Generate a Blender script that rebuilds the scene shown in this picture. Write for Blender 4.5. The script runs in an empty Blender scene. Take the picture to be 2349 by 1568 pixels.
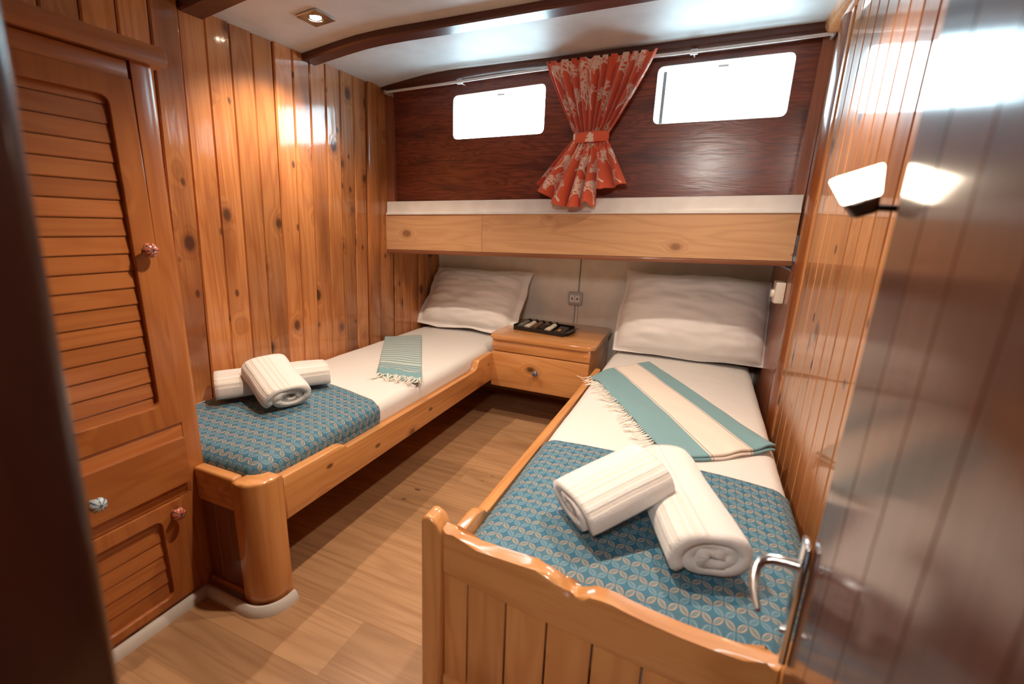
import bpy, bmesh, math, random
import numpy as np
from mathutils import Vector, Matrix, noise as mnoise

random.seed(7)
SC = bpy.context.scene
COL = SC.collection

# ------------------------------------------------------------------ camera
cam_d = bpy.data.cameras.new('camera')
cam = bpy.data.objects.new('camera', cam_d)
COL.objects.link(cam)
SC.camera = cam
cam_d.sensor_fit = 'HORIZONTAL'
cam_d.sensor_width = 36.0
cam_d.lens = 1050.0 / 2349.0 * 36.0
cam_d.clip_start = 0.01
CAM_R = ((0.9224168, 0.1289349, -0.3640372), (0.384459, -0.217271, 0.8972093), (0.0365868, -0.9675583, -0.2499845))
CAM_P = Vector((0.0, 0.0, 1.2))
cam.matrix_world = Matrix.Translation(CAM_P) @ Matrix((
    (CAM_R[0][0], -CAM_R[0][1], -CAM_R[0][2]),
    (CAM_R[1][0], -CAM_R[1][1], -CAM_R[1][2]),
    (CAM_R[2][0], -CAM_R[2][1], -CAM_R[2][2]))).to_4x4()
cam_d.dof.use_dof = True
cam_d.dof.focus_distance = 1.9
cam_d.dof.aperture_fstop = 2.1

# ------------------------------------------------------------------ world, exposure
world = bpy.data.worlds.new('sky')
SC.world = world
world.use_nodes = True
bg = world.node_tree.nodes['Background']
bg.inputs['Color'].default_value = (0.64, 0.88, 1.0, 1)
bg.inputs['Strength'].default_value = 11.0
SC.view_settings.view_transform = 'Standard'
SC.view_settings.look = 'None'
SC.view_settings.gamma = 1.0
SC.view_settings.use_curve_mapping = False
SC.view_settings.exposure = 0.88
SC.cycles.max_bounces = 10
SC.cycles.caustics_reflective = False
SC.cycles.caustics_refractive = False


def light(name, kind, loc, energy, color, size=0.05, target=None, **kw):
    d = bpy.data.lights.new(name, kind)
    d.energy = energy
    d.color = color
    for k, v in kw.items():
        setattr(d, k, v)
    if kind == 'AREA':
        d.size = size
    else:
        d.shadow_soft_size = size
    o = bpy.data.objects.new(name, d)
    COL.objects.link(o)
    o.location = loc
    if target is not None:
        o.rotation_euler = (Vector(target) - Vector(loc)).to_track_quat('-Z', 'Y').to_euler()
    elif kind in ('AREA', 'SPOT'):
        o.rotation_euler = (0, 0, 0)
    return o


WARM = (1.0, 0.80, 0.62)
# the cabin's recessed ceiling spots: one in view, the rest of the set on the ceiling nearer the doorway
light('spot_over_left_bed', 'SPOT', (-1.52, 1.585, 1.935), 29, WARM, 0.022, spot_size=2.15, spot_blend=0.75)
light('spot_near_middle', 'SPOT', (-0.62, 1.02, 1.955), 40, WARM, 0.022, spot_size=2.15, spot_blend=0.75)
light('spot_over_right_bed', 'SPOT', (0.02, 1.585, 1.975), 27, WARM, 0.022, spot_size=2.15, spot_blend=0.75)
light('corridor_fill_light', 'POINT', (-0.1, -0.55, 1.85), 32, (1.0, 0.92, 0.84), 0.12)  # unseen fill light behind the camera, added to lift the cabin's shadows
# daylight portals in the two cabin windows
for nm, x0, x1, zc in (('portal_left_window', -1.37, -0.85, 1.757), ('portal_right_window', -0.30, 0.24, 1.80)):
    p = light(nm, 'AREA', ((x0 + x1) / 2, 2.52, zc), 1.0, (1, 1, 1), x1 - x0)
    p.data.shape = 'RECTANGLE'
    p.data.size_y = 0.24
    p.rotation_euler = (math.radians(-90), 0, 0)
    p.data.cycles.is_portal = True

# ------------------------------------------------------------------ helpers


def finish(o, label=None, cat=None, group=None, kind=None):
    if label:
        o['label'] = label
    if cat:
        o['category'] = cat
    if group:
        o['group'] = group
    if kind:
        o['kind'] = kind
    return o


def empty(name, loc, rotz=0.0, label=None, cat=None, group=None):
    o = bpy.data.objects.new(name, None)
    o.empty_display_size = 0.05
    COL.objects.link(o)
    o.location = loc
    o.rotation_euler = (0, 0, rotz)
    return finish(o, label, cat, group)


def smooth(me, ang=35):
    me.polygons.foreach_set('use_smooth', [True] * len(me.polygons))
    try:
        me.set_sharp_from_angle(angle=math.radians(ang))
    except Exception:
        pass


def to_mesh(bm, name, mat, ang=35, recalc=True):
    if recalc:
        bmesh.ops.recalc_face_normals(bm, faces=bm.faces)
    me = bpy.data.meshes.new(name)
    bm.to_mesh(me)
    bm.free()
    if mat is not None:
        for m in (mat if isinstance(mat, (list, tuple)) else [mat]):
            me.materials.append(m)
    smooth(me, ang)
    return me


def link(name, me, parent=None, loc=None, rot=None):
    o = bpy.data.objects.new(name, me)
    COL.objects.link(o)
    if parent is not None:
        o.parent = parent
    if loc is not None:
        o.location = loc
    if rot is not None:
        o.rotation_euler = rot
    return o


def recenter(o):
    """put a part's origin at the middle of its geometry (mesh in parent space)"""
    me = o.data
    n = len(me.vertices)
    co = np.empty(n * 3)
    me.vertices.foreach_get('co', co)
    co = co.reshape(-1, 3)
    c = (co.min(0) + co.max(0)) / 2
    me.vertices.foreach_set('co', (co - c).ravel())
    me.update()
    o.location = Vector(o.location) + Vector(c)
    return o


def put(name, bm, mat, parent=None, ang=35, center=True, recalc=True):
    o = link(name, to_mesh(bm, name, mat, ang, recalc), parent)
    if center:
        recenter(o)
    return o


def box(bm, x0, x1, y0, y1, z0, z1, bev=0.0, seg=1):
    vs = [bm.verts.new(p) for p in ((x0, y0, z0), (x1, y0, z0), (x1, y1, z0), (x0, y1, z0),
                                    (x0, y0, z1), (x1, y0, z1), (x1, y1, z1), (x0, y1, z1))]
    fs = [bm.faces.new([vs[i] for i in f]) for f in ((3, 2, 1, 0), (4, 5, 6, 7), (0, 1, 5, 4), (1, 2, 6, 5), (2, 3, 7, 6), (3, 0, 4, 7))]
    if bev > 0:
        es = list({e for f in fs for e in f.edges})
        r = bmesh.ops.bevel(bm, geom=es, offset=bev, segments=seg, affect='EDGES', profile=0.5)
        vs = list({v for v in r['verts']} | {v for v in vs if v.is_valid})
    return vs


def bxo(name, dims, mat, parent=None, bev=0.0, seg=1, center=True):
    bm = bmesh.new()
    box(bm, *dims, bev=bev, seg=seg)
    return put(name, bm, mat, parent, center=center)


def prism(bm, pts, axis, a, b, bev=0.0, seg=2):
    """polygon (list of 2D) extruded along axis from a to b. axis 0:X pts=(y,z); 1:Y pts=(x,z); 2:Z pts=(x,y)"""
    def mk(p, t):
        return {0: (t, p[0], p[1]), 1: (p[0], t, p[1]), 2: (p[0], p[1], t)}[axis]
    v0 = [bm.verts.new(mk(p, a)) for p in pts]
    v1 = [bm.verts.new(mk(p, b)) for p in pts]
    n = len(pts)
    f0 = bm.faces.new(v0[::-1])
    f1 = bm.faces.new(v1)
    for i in range(n):
        bm.faces.new((v0[i], v0[(i + 1) % n], v1[(i + 1) % n], v1[i]))
    if bev > 0:
        es = list(f0.edges) + list(f1.edges)
        bmesh.ops.bevel(bm, geom=es, offset=bev, segments=seg, affect='EDGES', profile=0.5)


def frames(path):
    n = len(path)
    T = []
    for i in range(n):
        a = path[max(0, i - 1)]
        b = path[min(n - 1, i + 1)]
        T.append((b - a).normalized())
    up = Vector((0, 0, 1)) if abs(T[0].z) < 0.9 else Vector((1, 0, 0))
    N = [(up - T[0] * up.dot(T[0])).normalized()]
    for i in range(1, n):
        v = N[-1] - T[i] * N[-1].dot(T[i])
        N.append(v.normalized() if v.length > 1e-6 else N[-1])
    return T, N


def tube(bm, path, r, seg=8, caps=True, sx=1.0):
    path = [Vector(p) for p in path]
    T, N = frames(path)
    rings = []
    for i, p in enumerate(path):
        rr = r[i] if isinstance(r, (list, tuple)) else r
        B = T[i].cross(N[i])
        rings.append([bm.verts.new(p + N[i] * math.cos(2 * math.pi * k / seg) * rr + B * math.sin(2 * math.pi * k / seg) * rr * sx) for k in range(seg)])
    for i in range(len(rings) - 1):
        for k in range(seg):
            bm.faces.new((rings[i][k], rings[i][(k + 1) % seg], rings[i + 1][(k + 1) % seg], rings[i + 1][k]))
    if caps:
        bm.faces.new(rings[0][::-1])
        bm.faces.new(rings[-1])


def sweep(bm, path, prof, closed_prof=True, up=Vector((0, 0, 1))):
    """profile points (side, up) swept along a path that stays level-ish"""
    path = [Vector(p) for p in path]
    rings = []
    n = len(path)
    for i in range(n):
        t0 = (path[i] - path[i - 1]).normalized() if i > 0 else None
        t1 = (path[i + 1] - path[i]).normalized() if i < n - 1 else None
        t = ((t0 or t1) + (t1 or t0)).normalized()
        s = t.cross(up).normalized()
        u = s.cross(t).normalized()
        k = 1.0
        if t0 is not None and t1 is not None:
            k = 1.0 / max(0.5, math.sqrt(max(1e-6, (1 + t0.dot(t1)) / 2)))
        rings.append([bm.verts.new(path[i] + s * a * k + u * b) for a, b in prof])
    m = len(prof)
    for i in range(n - 1):
        for k in range(m if closed_prof else m - 1):
            bm.faces.new((rings[i][k], rings[i][(k + 1) % m], rings[i + 1][(k + 1) % m], rings[i + 1][k]))
    if closed_prof:
        bm.faces.new(rings[0][::-1])
        bm.faces.new(rings[-1])


def lathe(bm, prof, seg=20, mtx=None):
    """prof: (radius, height) list, revolved about Z"""
    rings = []
    for r, h in prof:
        if r < 1e-6:
            rings.append([bm.verts.new((0, 0, h))])
        else:
            rings.append([bm.verts.new((r * math.cos(2 * math.pi * k / seg), r * math.sin(2 * math.pi * k / seg), h)) for k in range(seg)])
    for i in range(len(rings) - 1):
        a, b = rings[i], rings[i + 1]
        for k in range(seg):
            k2 = (k + 1) % seg
            if len(a) == 1 and len(b) == 1:
                continue
            if len(a) == 1:
                bm.faces.new((a[0], b[k], b[k2]))
            elif len(b) == 1:
                bm.faces.new((a[k], a[k2], b[0]))
            else:
                bm.faces.new((a[k], a[k2], b[k2], b[k]))
    if len(rings[0]) > 1:
        bm.faces.new(rings[0][::-1])
    if len(rings[-1]) > 1:
        bm.faces.new(rings[-1])
    if mtx is not None:
        bmesh.ops.transform(bm, matrix=mtx, verts=bm.verts)


def rrect(x0, x1, y0, y1, r, n=5):
    pts = []
    for cx, cy, a0 in ((x1 - r, y1 - r, 0), (x0 + r, y1 - r, 90), (x0 + r, y0 + r, 180), (x1 - r, y0 + r, 270)):
        for k in range(n + 1):
            a = math.radians(a0 + 90 * k / n)
            pts.append((cx + r * math.cos(a), cy + r * math.sin(a)))
    return pts


def plate_mesh(outer, holes, thick, mtx, mat, name, bevel=0.0):
    """flat plate with holes (filled 2D curve, converted to mesh); outline in local XY, thickness along local Z"""
    cu = bpy.data.curves.new(name, 'CURVE')
    cu.dimensions = '2D'
    cu.fill_mode = 'BOTH'
    cu.extrude = thick / 2
    cu.bevel_depth = bevel
    cu.bevel_resolution = 1
    for pts in [outer] + holes:
        sp = cu.splines.new('POLY')
        sp.points.add(len(pts) - 1)
        for q, p in zip(sp.points, pts):
            q.co = (p[0], p[1], 0, 1)
        sp.use_cyclic_u = True
    ob = bpy.data.objects.new('tmp_curve', cu)
    COL.objects.link(ob)
    dg = bpy.context.evaluated_depsgraph_get()
    dg.update()
    me = bpy.data.meshes.new_from_object(ob.evaluated_get(dg))
    bpy.data.objects.remove(ob)
    bpy.data.curves.remove(cu)
    me.name = name
    me.transform(mtx)
    me.materials.clear()
    me.materials.append(mat)
    smooth(me, 35)
    return me


XZ_PLANE = Matrix(((1, 0, 0, 0), (0, 0, -1, 0), (0, 1, 0, 0), (0, 0, 0, 1)))    # local (x,y,z) -> (x,-z,y)
YZ_PLANE = Matrix(((0, 0, 1, 0), (1, 0, 0, 0), (0, 1, 0, 0), (0, 0, 0, 1)))     # local (x,y,z) -> (z,x,y)


def shear_back(me_or_bm, k=0.030, x0=-1.81):
    """the hull side of the cabin rises a little towards the bow (+X)"""
    vs = me_or_bm.vertices if hasattr(me_or_bm, 'vertices') else me_or_bm.verts
    for v in vs:
        v.co.z += k * (v.co.x - x0)


def grid_mesh(name, P, mat, uv=None, close_u=False, ang=180, colors=None):
    """P: (nu,nv,3) array"""
    nu, nv = P.shape[:2]
    me = bpy.data.meshes.new(name)
    idx = np.arange(nu * nv).reshape(nu, nv)
    if close_u:
        idx2 = np.vstack([idx, idx[:1]])
    else:
        idx2 = idx
    f = np.stack([idx2[:-1, :-1], idx2[1:, :-1], idx2[1:, 1:], idx2[:-1, 1:]], -1).reshape(-1, 4)
    me.from_pydata(P.reshape(-1, 3).tolist(), [], f.tolist())
    if uv is not None:
        l = me.uv_layers.new(name='UVMap')
        li = np.empty(len(me.loops), dtype=np.int32)
        me.loops.foreach_get('vertex_index', li)
        l.data.foreach_set('uv', uv.reshape(-1, 2)[li].ravel())
    if colors is not None:
        a = me.color_attributes.new('print', 'FLOAT_COLOR', 'POINT')
        c4 = np.ones((nu * nv, 4), dtype=np.float32)
        c4[:, :3] = colors.reshape(-1, 1) if colors.ndim == 2 else colors.reshape(-1, 3)
        a.data.foreach_set('color', c4.ravel())
    me.materials.append(mat)
    me.polygons.foreach_set('use_smooth', [True] * len(me.polygons))
    return me


def solid(o, t, offset=-1):
    m = o.modifiers.new('thickness', 'SOLIDIFY')
    m.thickness = t
    m.offset = offset
    return o


def vnoise(x, y, z, s=1.0, seed=0.0):
    return mnoise.noise(Vector((x * s + seed, y * s - seed * 0.7, z * s + seed * 1.3)))


# ------------------------------------------------------------------ materials
def new_mat(name):
    m = bpy.data.materials.new(name)
    m.use_nodes = True
    nt = m.node_tree
    nt.nodes.clear()
    out = nt.nodes.new('ShaderNodeOutputMaterial')
    b = nt.nodes.new('ShaderNodeBsdfPrincipled')
    nt.links.new(b.outputs[0], out.inputs[0])
    return m, nt, b


class NB:
    """small node-building helper"""
    def __init__(s, nt):
        s.nt = nt

    def n(s, t, **kw):
        nd = s.nt.nodes.new(t)
        for k, v in kw.items():
            setattr(nd, k, v)
        return nd

    def L(s, a, b):
        s.nt.links.new(a, b)

    def _in(s, sock, v):
        if hasattr(v, 'is_linked') or hasattr(v, 'links'):
            s.L(v, sock)
        else:
            sock.default_value = v

    def math(s, op, a, b=0.0, c=None, clamp=False):
        nd = s.n('ShaderNodeMath', operation=op, use_clamp=clamp)
        s._in(nd.inputs[0], a)
        s._in(nd.inputs[1], b)
        if c is not None:
            s._in(nd.inputs[2], c)
        return nd.outputs[0]

    def vmul(s, v, k):
        nd = s.n('ShaderNodeVectorMath', operation='MULTIPLY')
        s.L(v, nd.inputs[0])
        nd.inputs[1].default_value = k
        return nd.outputs[0]

    def vadd(s, a, b):
        nd = s.n('ShaderNodeVectorMath', operation='ADD')
        s.L(a, nd.inputs[0])
        s._in(nd.inputs[1], b)
        return nd.outputs[0]

    def noise(s, v, scale, detail=2.0, rough=0.5, dist=0.0):
        nd = s.n('ShaderNodeTexNoise')
        s.L(v, nd.inputs['Vector'])
        nd.inputs['Scale'].default_value = scale
        nd.inputs['Detail'].default_value = detail
        nd.inputs['Roughness'].default_value = rough
        nd.inputs['Distortion'].default_value = dist
        return nd.outputs[0]

    def ramp(s, f, stops, interp='LINEAR'):
        nd = s.n('ShaderNodeValToRGB')
        cr = nd.color_ramp
        cr.interpolation = interp
        while len(cr.elements) < len(stops):
            cr.elements.new(0.5)
        for e, (p, c) in zip(cr.elements, stops):
            e.position = p
            e.color = (c[0], c[1], c[2], 1) if isinstance(c, (tuple, list)) else (c, c, c, 1)
        s.L(f, nd.inputs[0])
        return nd.outputs[0]

    def mix(s, f, a, b, blend='MIX'):
        nd = s.n('ShaderNodeMix', data_type='RGBA', blend_type=blend)
        s._in(nd.inputs[0], f)
        for i, v in ((6, a), (7, b)):
            if isinstance(v, (tuple, list)):
                nd.inputs[i].default_value = (v[0], v[1], v[2], 1)
            else:
                s.L(v, nd.inputs[i])
        return nd.outputs[2]

    def smooth(s, v, a, b, to0=0.0, to1=1.0):
        nd = s.n('ShaderNodeMapRange', interpolation_type='SMOOTHSTEP')
        s._in(nd.inputs[0], v)
        nd.inputs[1].default_value = a
        nd.inputs[2].default_value = b
        nd.inputs[3].default_value = to0
        nd.inputs[4].default_value = to1
        return nd.outputs[0]

    def bump(s, h, strength, dist=0.002):
        nd = s.n('ShaderNodeBump')
        nd.inputs['Strength'].default_value = strength
        nd.inputs['Distance'].default_value = dist
        s.L(h, nd.inputs['Height'])
        return nd.outputs[0]


def wood(name, light_c, mid_c, dark_c, axis='Z', knots=0.5, knot_c=(0.06, 0.022, 0.012), rings=9.0, vary=0.35,
         rough=0.38, coat=0.7, coat_rough=0.08, bump=0.15, scale=1.0, streak=0.5, coat_bump=0.08, blotch=0.6, knot_scale=(7.5, 5.0), spec=0.3):
    m, nt, b = new_mat(name)
    k = NB(nt)
    tc = k.n('ShaderNodeTexCoord')
    oi = k.n('ShaderNodeObjectInfo')
    rnd = oi.outputs['Random']
    sp = k.n('ShaderNodeSeparateXYZ')
    k.L(tc.outputs['Object'], sp.inputs[0])
    cb = k.n('ShaderNodeCombineXYZ')
    order = {'Z': (0, 1, 2), 'X': (1, 2, 0), 'Y': (2, 0, 1)}[axis]
    for i in range(3):
        k.L(sp.outputs[order[i]], cb.inputs[i])
    off = k.n('ShaderNodeCombineXYZ')
    k.L(k.math('MULTIPLY', rnd, 41.3), off.inputs[0])
    k.L(k.math('MULTIPLY', rnd, 27.7), off.inputs[1])
    k.L(k.math('MULTIPLY', rnd, 93.1), off.inputs[2])
    v = k.vadd(cb.outputs[0], off.outputs[0])
    v = k.vmul(v, (scale, scale, scale))
    contour = k.noise(k.vmul(v, (7.0, 7.0, 0.9)), 1.0, 2.0, 0.45, 0.3)
    vo = k.n('ShaderNodeTexVoronoi', feature='F1')
    ks, kz = knot_scale
    k.L(k.vmul(v, (ks, ks, kz)), vo.inputs['Vector'])
    vo.inputs['Scale'].default_value = 1.0
    d = vo.outputs['Distance']
    csp = k.n('ShaderNodeSeparateColor')
    k.L(vo.outputs['Color'], csp.inputs[0])
    sel = k.math('LESS_THAN', csp.outputs[0], knots)
    near = k.math('MULTIPLY', k.smooth(d, 0.42, 0.02), sel)
    ringv = k.math('ADD', k.math('MULTIPLY', contour, rings), k.math('MULTIPLY', near, 2.2))
    ring = k.math('ADD', k.math('MULTIPLY', k.math('SINE', k.math('MULTIPLY', ringv, 6.283)), 0.5), 0.5)
    ring = k.math('POWER', ring, 2.2)
    fine = k.noise(k.vmul(v, (90.0, 90.0, 2.2)), 1.0, 2.0, 0.6)
    blot = k.noise(k.vmul(v, (4.5, 4.5, 1.1)), 1.0, 2.0, 0.5)
    col = k.mix(k.math('MULTIPLY', ring, 0.55), light_c, mid_c)
    col = k.mix(k.math('MULTIPLY', k.smooth(fine, 0.45, 0.75), streak), col, mid_c)
    col = k.mix(k.math('MULTIPLY', k.smooth(blot, 0.48, 0.78), blotch), col, dark_c)
    halo = k.math('MULTIPLY', k.smooth(d, 0.34, 0.08), sel)
    col = k.mix(k.math('MULTIPLY', halo, 0.55), col, dark_c)
    knot = k.math('MULTIPLY', k.smooth(d, 0.19, 0.10), sel)
    col = k.mix(k.math('MULTIPLY', knot, 0.85), col, knot_c)
    if knots > 0:
        vp = k.n('ShaderNodeTexVoronoi', feature='F1')
        k.L(k.vmul(v, (17.0, 17.0, 9.0)), vp.inputs['Vector'])
        vp.inputs['Scale'].default_value = 1.0
        psp = k.n('ShaderNodeSeparateColor')
        k.L(vp.outputs['Color'], psp.inputs[0])
        pin = k.math('MULTIPLY', k.smooth(vp.outputs['Distance'], 0.20, 0.09), k.math('LESS_THAN', psp.outputs[1], knots * 0.45))
        col = k.mix(k.math('MULTIPLY', pin, 0.8), col, knot_c)
    hs = k.n('ShaderNodeHueSaturation')
    k.L(k.math('ADD', k.math('MULTIPLY', rnd, vary), 1.0 - vary * 0.55), hs.inputs['Value'])
    k.L(col, hs.inputs['Color'])
    hs.inputs['Saturation'].default_value = 1.0
    k.L(hs.outputs[0], b.inputs['Base Color'])
    b.inputs['Roughness'].default_value = rough
    b.inputs['Specular IOR Level'].default_value = spec
    b.inputs['Coat Weight'].default_value = coat
    b.inputs['Coat Roughness'].default_value = coat_rough
    h = k.math('ADD', k.math('MULTIPLY', fine, 0.6), k.math('MULTIPLY', ring, 0.25))
    if bump:
        k.L(k.bump(h, bump, 0.0012), b.inputs['Normal'])
    if coat_bump:
        big = k.noise(k.vmul(v, (11.0, 11.0, 3.0)), 1.0, 2.0, 0.5)
        hh = k.math('ADD', k.math('MULTIPLY', h, 0.25), k.math('MULTIPLY', big, 1.2))
        k.L(k.bump(hh, coat_bump, 0.006), b.inputs['Coat Normal'])
    return m


PINE_L, PINE_M, PINE_D = (0.58, 0.236, 0.076), (0.41, 0.131, 0.036), (0.20, 0.056, 0.017)
pine_z = wood('varnished_pine_upright', PINE_L, PINE_M, PINE_D, 'Z', knots=0.62, vary=0.46, streak=0.85, blotch=0.85, coat=0.9, coat_rough=0.10, coat_bump=0.22)
pine_y = wood('varnished_pine_lengthwise', PINE_L, PINE_M, PINE_D, 'Y', knots=0.22, vary=0.22, coat=0.8)
pine_x = wood('varnished_pine_crosswise', PINE_L, PINE_M, PINE_D, 'X', knots=0.22, vary=0.22, coat=0.8)
BED_L, BED_M, BED_D = (0.64, 0.300, 0.102), (0.50, 0.198, 0.056), (0.30, 0.100, 0.026)
bed_x = wood('light_pine_crosswise', BED_L, BED_M, BED_D, 'X', knots=0.25, vary=0.12, coat=0.9, blotch=0.35)
bed_y = wood('light_pine_lengthwise', BED_L, BED_M, BED_D, 'Y', knots=0.25, vary=0.12, coat=0.9, blotch=0.35)
bed_z = wood('light_pine_upright', BED_L, BED_M, BED_D, 'Z', knots=0.22, vary=0.12, coat=0.9, blotch=0.35)
WAR_L, WAR_M, WAR_D = (0.46, 0.160, 0.042), (0.35, 0.106, 0.026), (0.22, 0.058, 0.014)
war_y = wood('wardrobe_pine_lengthwise', WAR_L, WAR_M, WAR_D, 'Y', knots=0.16, vary=0.14, coat=0.6, coat_rough=0.15, blotch=0.4)
war_z = wood('wardrobe_pine_upright', WAR_L, WAR_M, WAR_D, 'Z', knots=0.12, vary=0.14, coat=0.6, coat_rough=0.15, blotch=0.4)
mahog_x = wood('dark_mahogany_panel', (0.250, 0.062, 0.030), (0.090, 0.020, 0.014), (0.048, 0.013, 0.012), 'X', knots=0.0, rings=13.0, vary=0.0,
               coat=0.5, coat_rough=0.20, scale=2.2, streak=0.9, blotch=0.9, coat_bump=0.10)
mahog_beam = wood('mahogany_beam', (0.105, 0.032, 0.020), (0.070, 0.020, 0.013), (0.045, 0.014, 0.010), 'X', knots=0.0, vary=0.1, coat=0.5, coat_rough=0.2)
mahog_red_z = wood('red_mahogany_upright', (0.21, 0.068, 0.034), (0.16, 0.046, 0.022), (0.11, 0.03, 0.016), 'Z', knots=0.0, vary=0.1, coat=0.5, coat_rough=0.2)
mahog_light_z = wood('pale_mahogany_upright', (0.36, 0.135, 0.072), (0.29, 0.10, 0.052), (0.20, 0.065, 0.034), 'Z', knots=0.0, vary=0.1, coat=0.5, coat_rough=0.2)
mould_z = wood('dark_varnished_moulding', (0.30, 0.085, 0.020), (0.19, 0.048, 0.012), (0.10, 0.024, 0.008), 'Z', knots=0.0, vary=0.1, coat=0.9, coat_rough=0.1)
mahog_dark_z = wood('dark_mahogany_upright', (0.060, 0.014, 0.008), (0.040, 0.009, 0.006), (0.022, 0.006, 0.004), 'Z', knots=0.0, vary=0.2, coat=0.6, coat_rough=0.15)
trim_x = wood('walnut_edge_strip', (0.25, 0.10, 0.05), (0.19, 0.07, 0.032), (0.13, 0.045, 0.02), 'X', knots=0.0, vary=0.0, coat=0.2)
oak_x = wood('oak_laminate_crosswise', (0.66, 0.39, 0.20), (0.55, 0.30, 0.145), (0.44, 0.22, 0.10), 'X', knots=0.16, knot_c=(0.26, 0.125, 0.055), vary=0.10,
             rough=0.45, coat=0.15, coat_rough=0.3, bump=0.05, coat_bump=0.0, blotch=0.3)
floor_x = wood('oak_laminate_floor', (0.47, 0.268, 0.135), (0.345, 0.182, 0.086), (0.20, 0.096, 0.044), 'X', knots=0.14, knot_c=(0.10, 0.05, 0.025), vary=0.20,
               rough=0.34, coat=0.0, bump=0.05, coat_bump=0.0, blotch=0.5, streak=0.85, rings=7, knot_scale=(5.0, 2.2))
door_z = wood('door_mahogany_gloss', (0.115, 0.036, 0.015), (0.085, 0.025, 0.011), (0.055, 0.015, 0.007), 'Z', knots=0.0, vary=0.45, rough=0.5, coat=0.75, coat_rough=0.13,
              coat_bump=0.0, bump=0.02, spec=0.1)
wallr_z = wood('right_wall_pine', (0.60, 0.27, 0.105), (0.46, 0.172, 0.058), (0.24, 0.072, 0.024), 'Z', knots=0.45, vary=0.38, streak=0.8, blotch=0.8, coat=1.0, coat_rough=0.05, coat_bump=0.07)


def plain(name, col, rough=0.5, metal=0.0, coat=0.0, bumps=None, spec=0.5, sheen=0.0, trans=0.0, emit=None, es=0.0):
    m, nt, b = new_mat(name)
    k = NB(nt)
    tc = k.n('ShaderNodeTexCoord')
    nz = k.noise(tc.outputs['Object'], 9.0, 3.0)
    c = k.mix(k.smooth(nz, 0.3, 0.7), tuple(x * 0.93 for x in col), tuple(min(1, x * 1.04) for x in col))
    k.L(c, b.inputs['Base Color'])
    b.inputs['Roughness'].default_value = rough
    b.inputs['Metallic'].default_value = metal
    b.inputs['Coat Weight'].default_value = coat
    b.inputs['Specular IOR Level'].default_value = spec
    b.inputs['Sheen Weight'].default_value = sheen
    b.inputs['Transmission Weight'].default_value = trans
    if emit:
        b.inputs['Emission Color'].default_value = (*emit, 1)
        b.inputs['Emission Strength'].default_value = es
    if bumps:
        sc, st, ds = bumps
        k.L(k.bump(k.noise(tc.outputs['Object'], sc, 3.0), st, ds), b.inputs['Normal'])
    return m


white_ceiling = plain('white_ceiling_gloss', (0.64, 0.68, 0.70), 0.50, coat=0.0, bumps=(2.2, 0.22, 0.02))
white_lam = plain('white_laminate', (0.82, 0.80, 0.76), 0.35)
head_lam = plain('cream_laminate', (0.78, 0.74, 0.66), 0.5)
white_plastic = plain('white_plastic', (0.78, 0.76, 0.72), 0.3)
cream_plastic = plain('cream_plastic', (0.80, 0.72, 0.62), 0.35)
grey_plastic = plain('grey_plastic', (0.42, 0.42, 0.42), 0.4)
dark_plastic = plain('black_card', (0.012, 0.011, 0.011), 0.35)
slot_dark = plain('socket_hole', (0.01, 0.01, 0.01), 0.6)
dark_gap = plain('dark_backing', (0.020, 0.007, 0.003), 0.8)
black_void = plain('under_bed_shade_board', (0.030, 0.022, 0.020), 0.7)  # near-black colour stands in for the shade under the beds
chrome = plain('brushed_chrome', (0.62, 0.62, 0.62), 0.16, metal=1.0)
gunmetal = plain('dark_bronze_metal', (0.085, 0.066, 0.055), 0.30, metal=1.0)
alu = plain('aluminium_frame', (0.85, 0.87, 0.88), 0.30, metal=0.6)
rod_white = plain('white_curtain_rod', (0.72, 0.72, 0.72), 0.3)
skirt = plain('white_plastic_skirting', (0.62, 0.58, 0.53), 0.35)
fringe_mat = plain('cotton_fringe', (0.80, 0.74, 0.66), 0.9)
glass_lit = plain('frosted_lamp_glass', (0.9, 0.85, 0.75), 0.4, emit=(1.0, 0.84, 0.62), es=9.0)
bulb_lit = plain('halogen_bulb', (1, 0.9, 0.8), 0.3, emit=(1.0, 0.80, 0.55), es=45.0)
bead_dark = plain('dark_bead_metal', (0.05, 0.05, 0.06), 0.25, metal=0.8)


def glass_mat():
    m, nt, b = new_mat('window_glass')
    nt.nodes.remove(b)
    out = [n for n in nt.nodes if n.type == 'OUTPUT_MATERIAL'][0]
    k = NB(nt)
    t = k.n('ShaderNodeBsdfTransparent')
    t.inputs[0].default_value = (0.97, 0.98, 0.98, 1)
    g = k.n('ShaderNodeBsdfGlossy')
    g.inputs['Roughness'].default_value = 0.02
    mx = k.n('ShaderNodeMixShader')
    mx.inputs[0].default_value = 0.05
    k.L(t.outputs[0], mx.inputs[1])
    k.L(g.outputs[0], mx.inputs[2])
    k.L(mx.outputs[0], out.inputs[0])
    return m


win_glass = glass_mat()


def sheet_mat(name, col):
    m, nt, b = new_mat(name)
    k = NB(nt)
    tc = k.n('ShaderNodeTexCoord')
    b.inputs['Base Color'].default_value = (*col, 1)
    b.inputs['Roughness'].default_value = 0.75
    b.inputs['Sheen Weight'].default_value = 0.15
    a = k.noise(k.vmul(tc.outputs['Object'], (3.0, 1.2, 2.0)), 4.0, 4.0, 0.55, 0.4)
    f = k.noise(tc.outputs['Object'], 900.0, 1.0)
    h = k.math('ADD', a, k.math('MULTIPLY', f, 0.03))
    k.L(k.bump(h, 0.35, 0.012), b.inputs['Normal'])
    return m


sheet = sheet_mat('white_cotton_sheet', (0.72, 0.70, 0.67))
pillow_mat = sheet_mat('white_pillowcase', (0.84, 0.82, 0.80))


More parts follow.
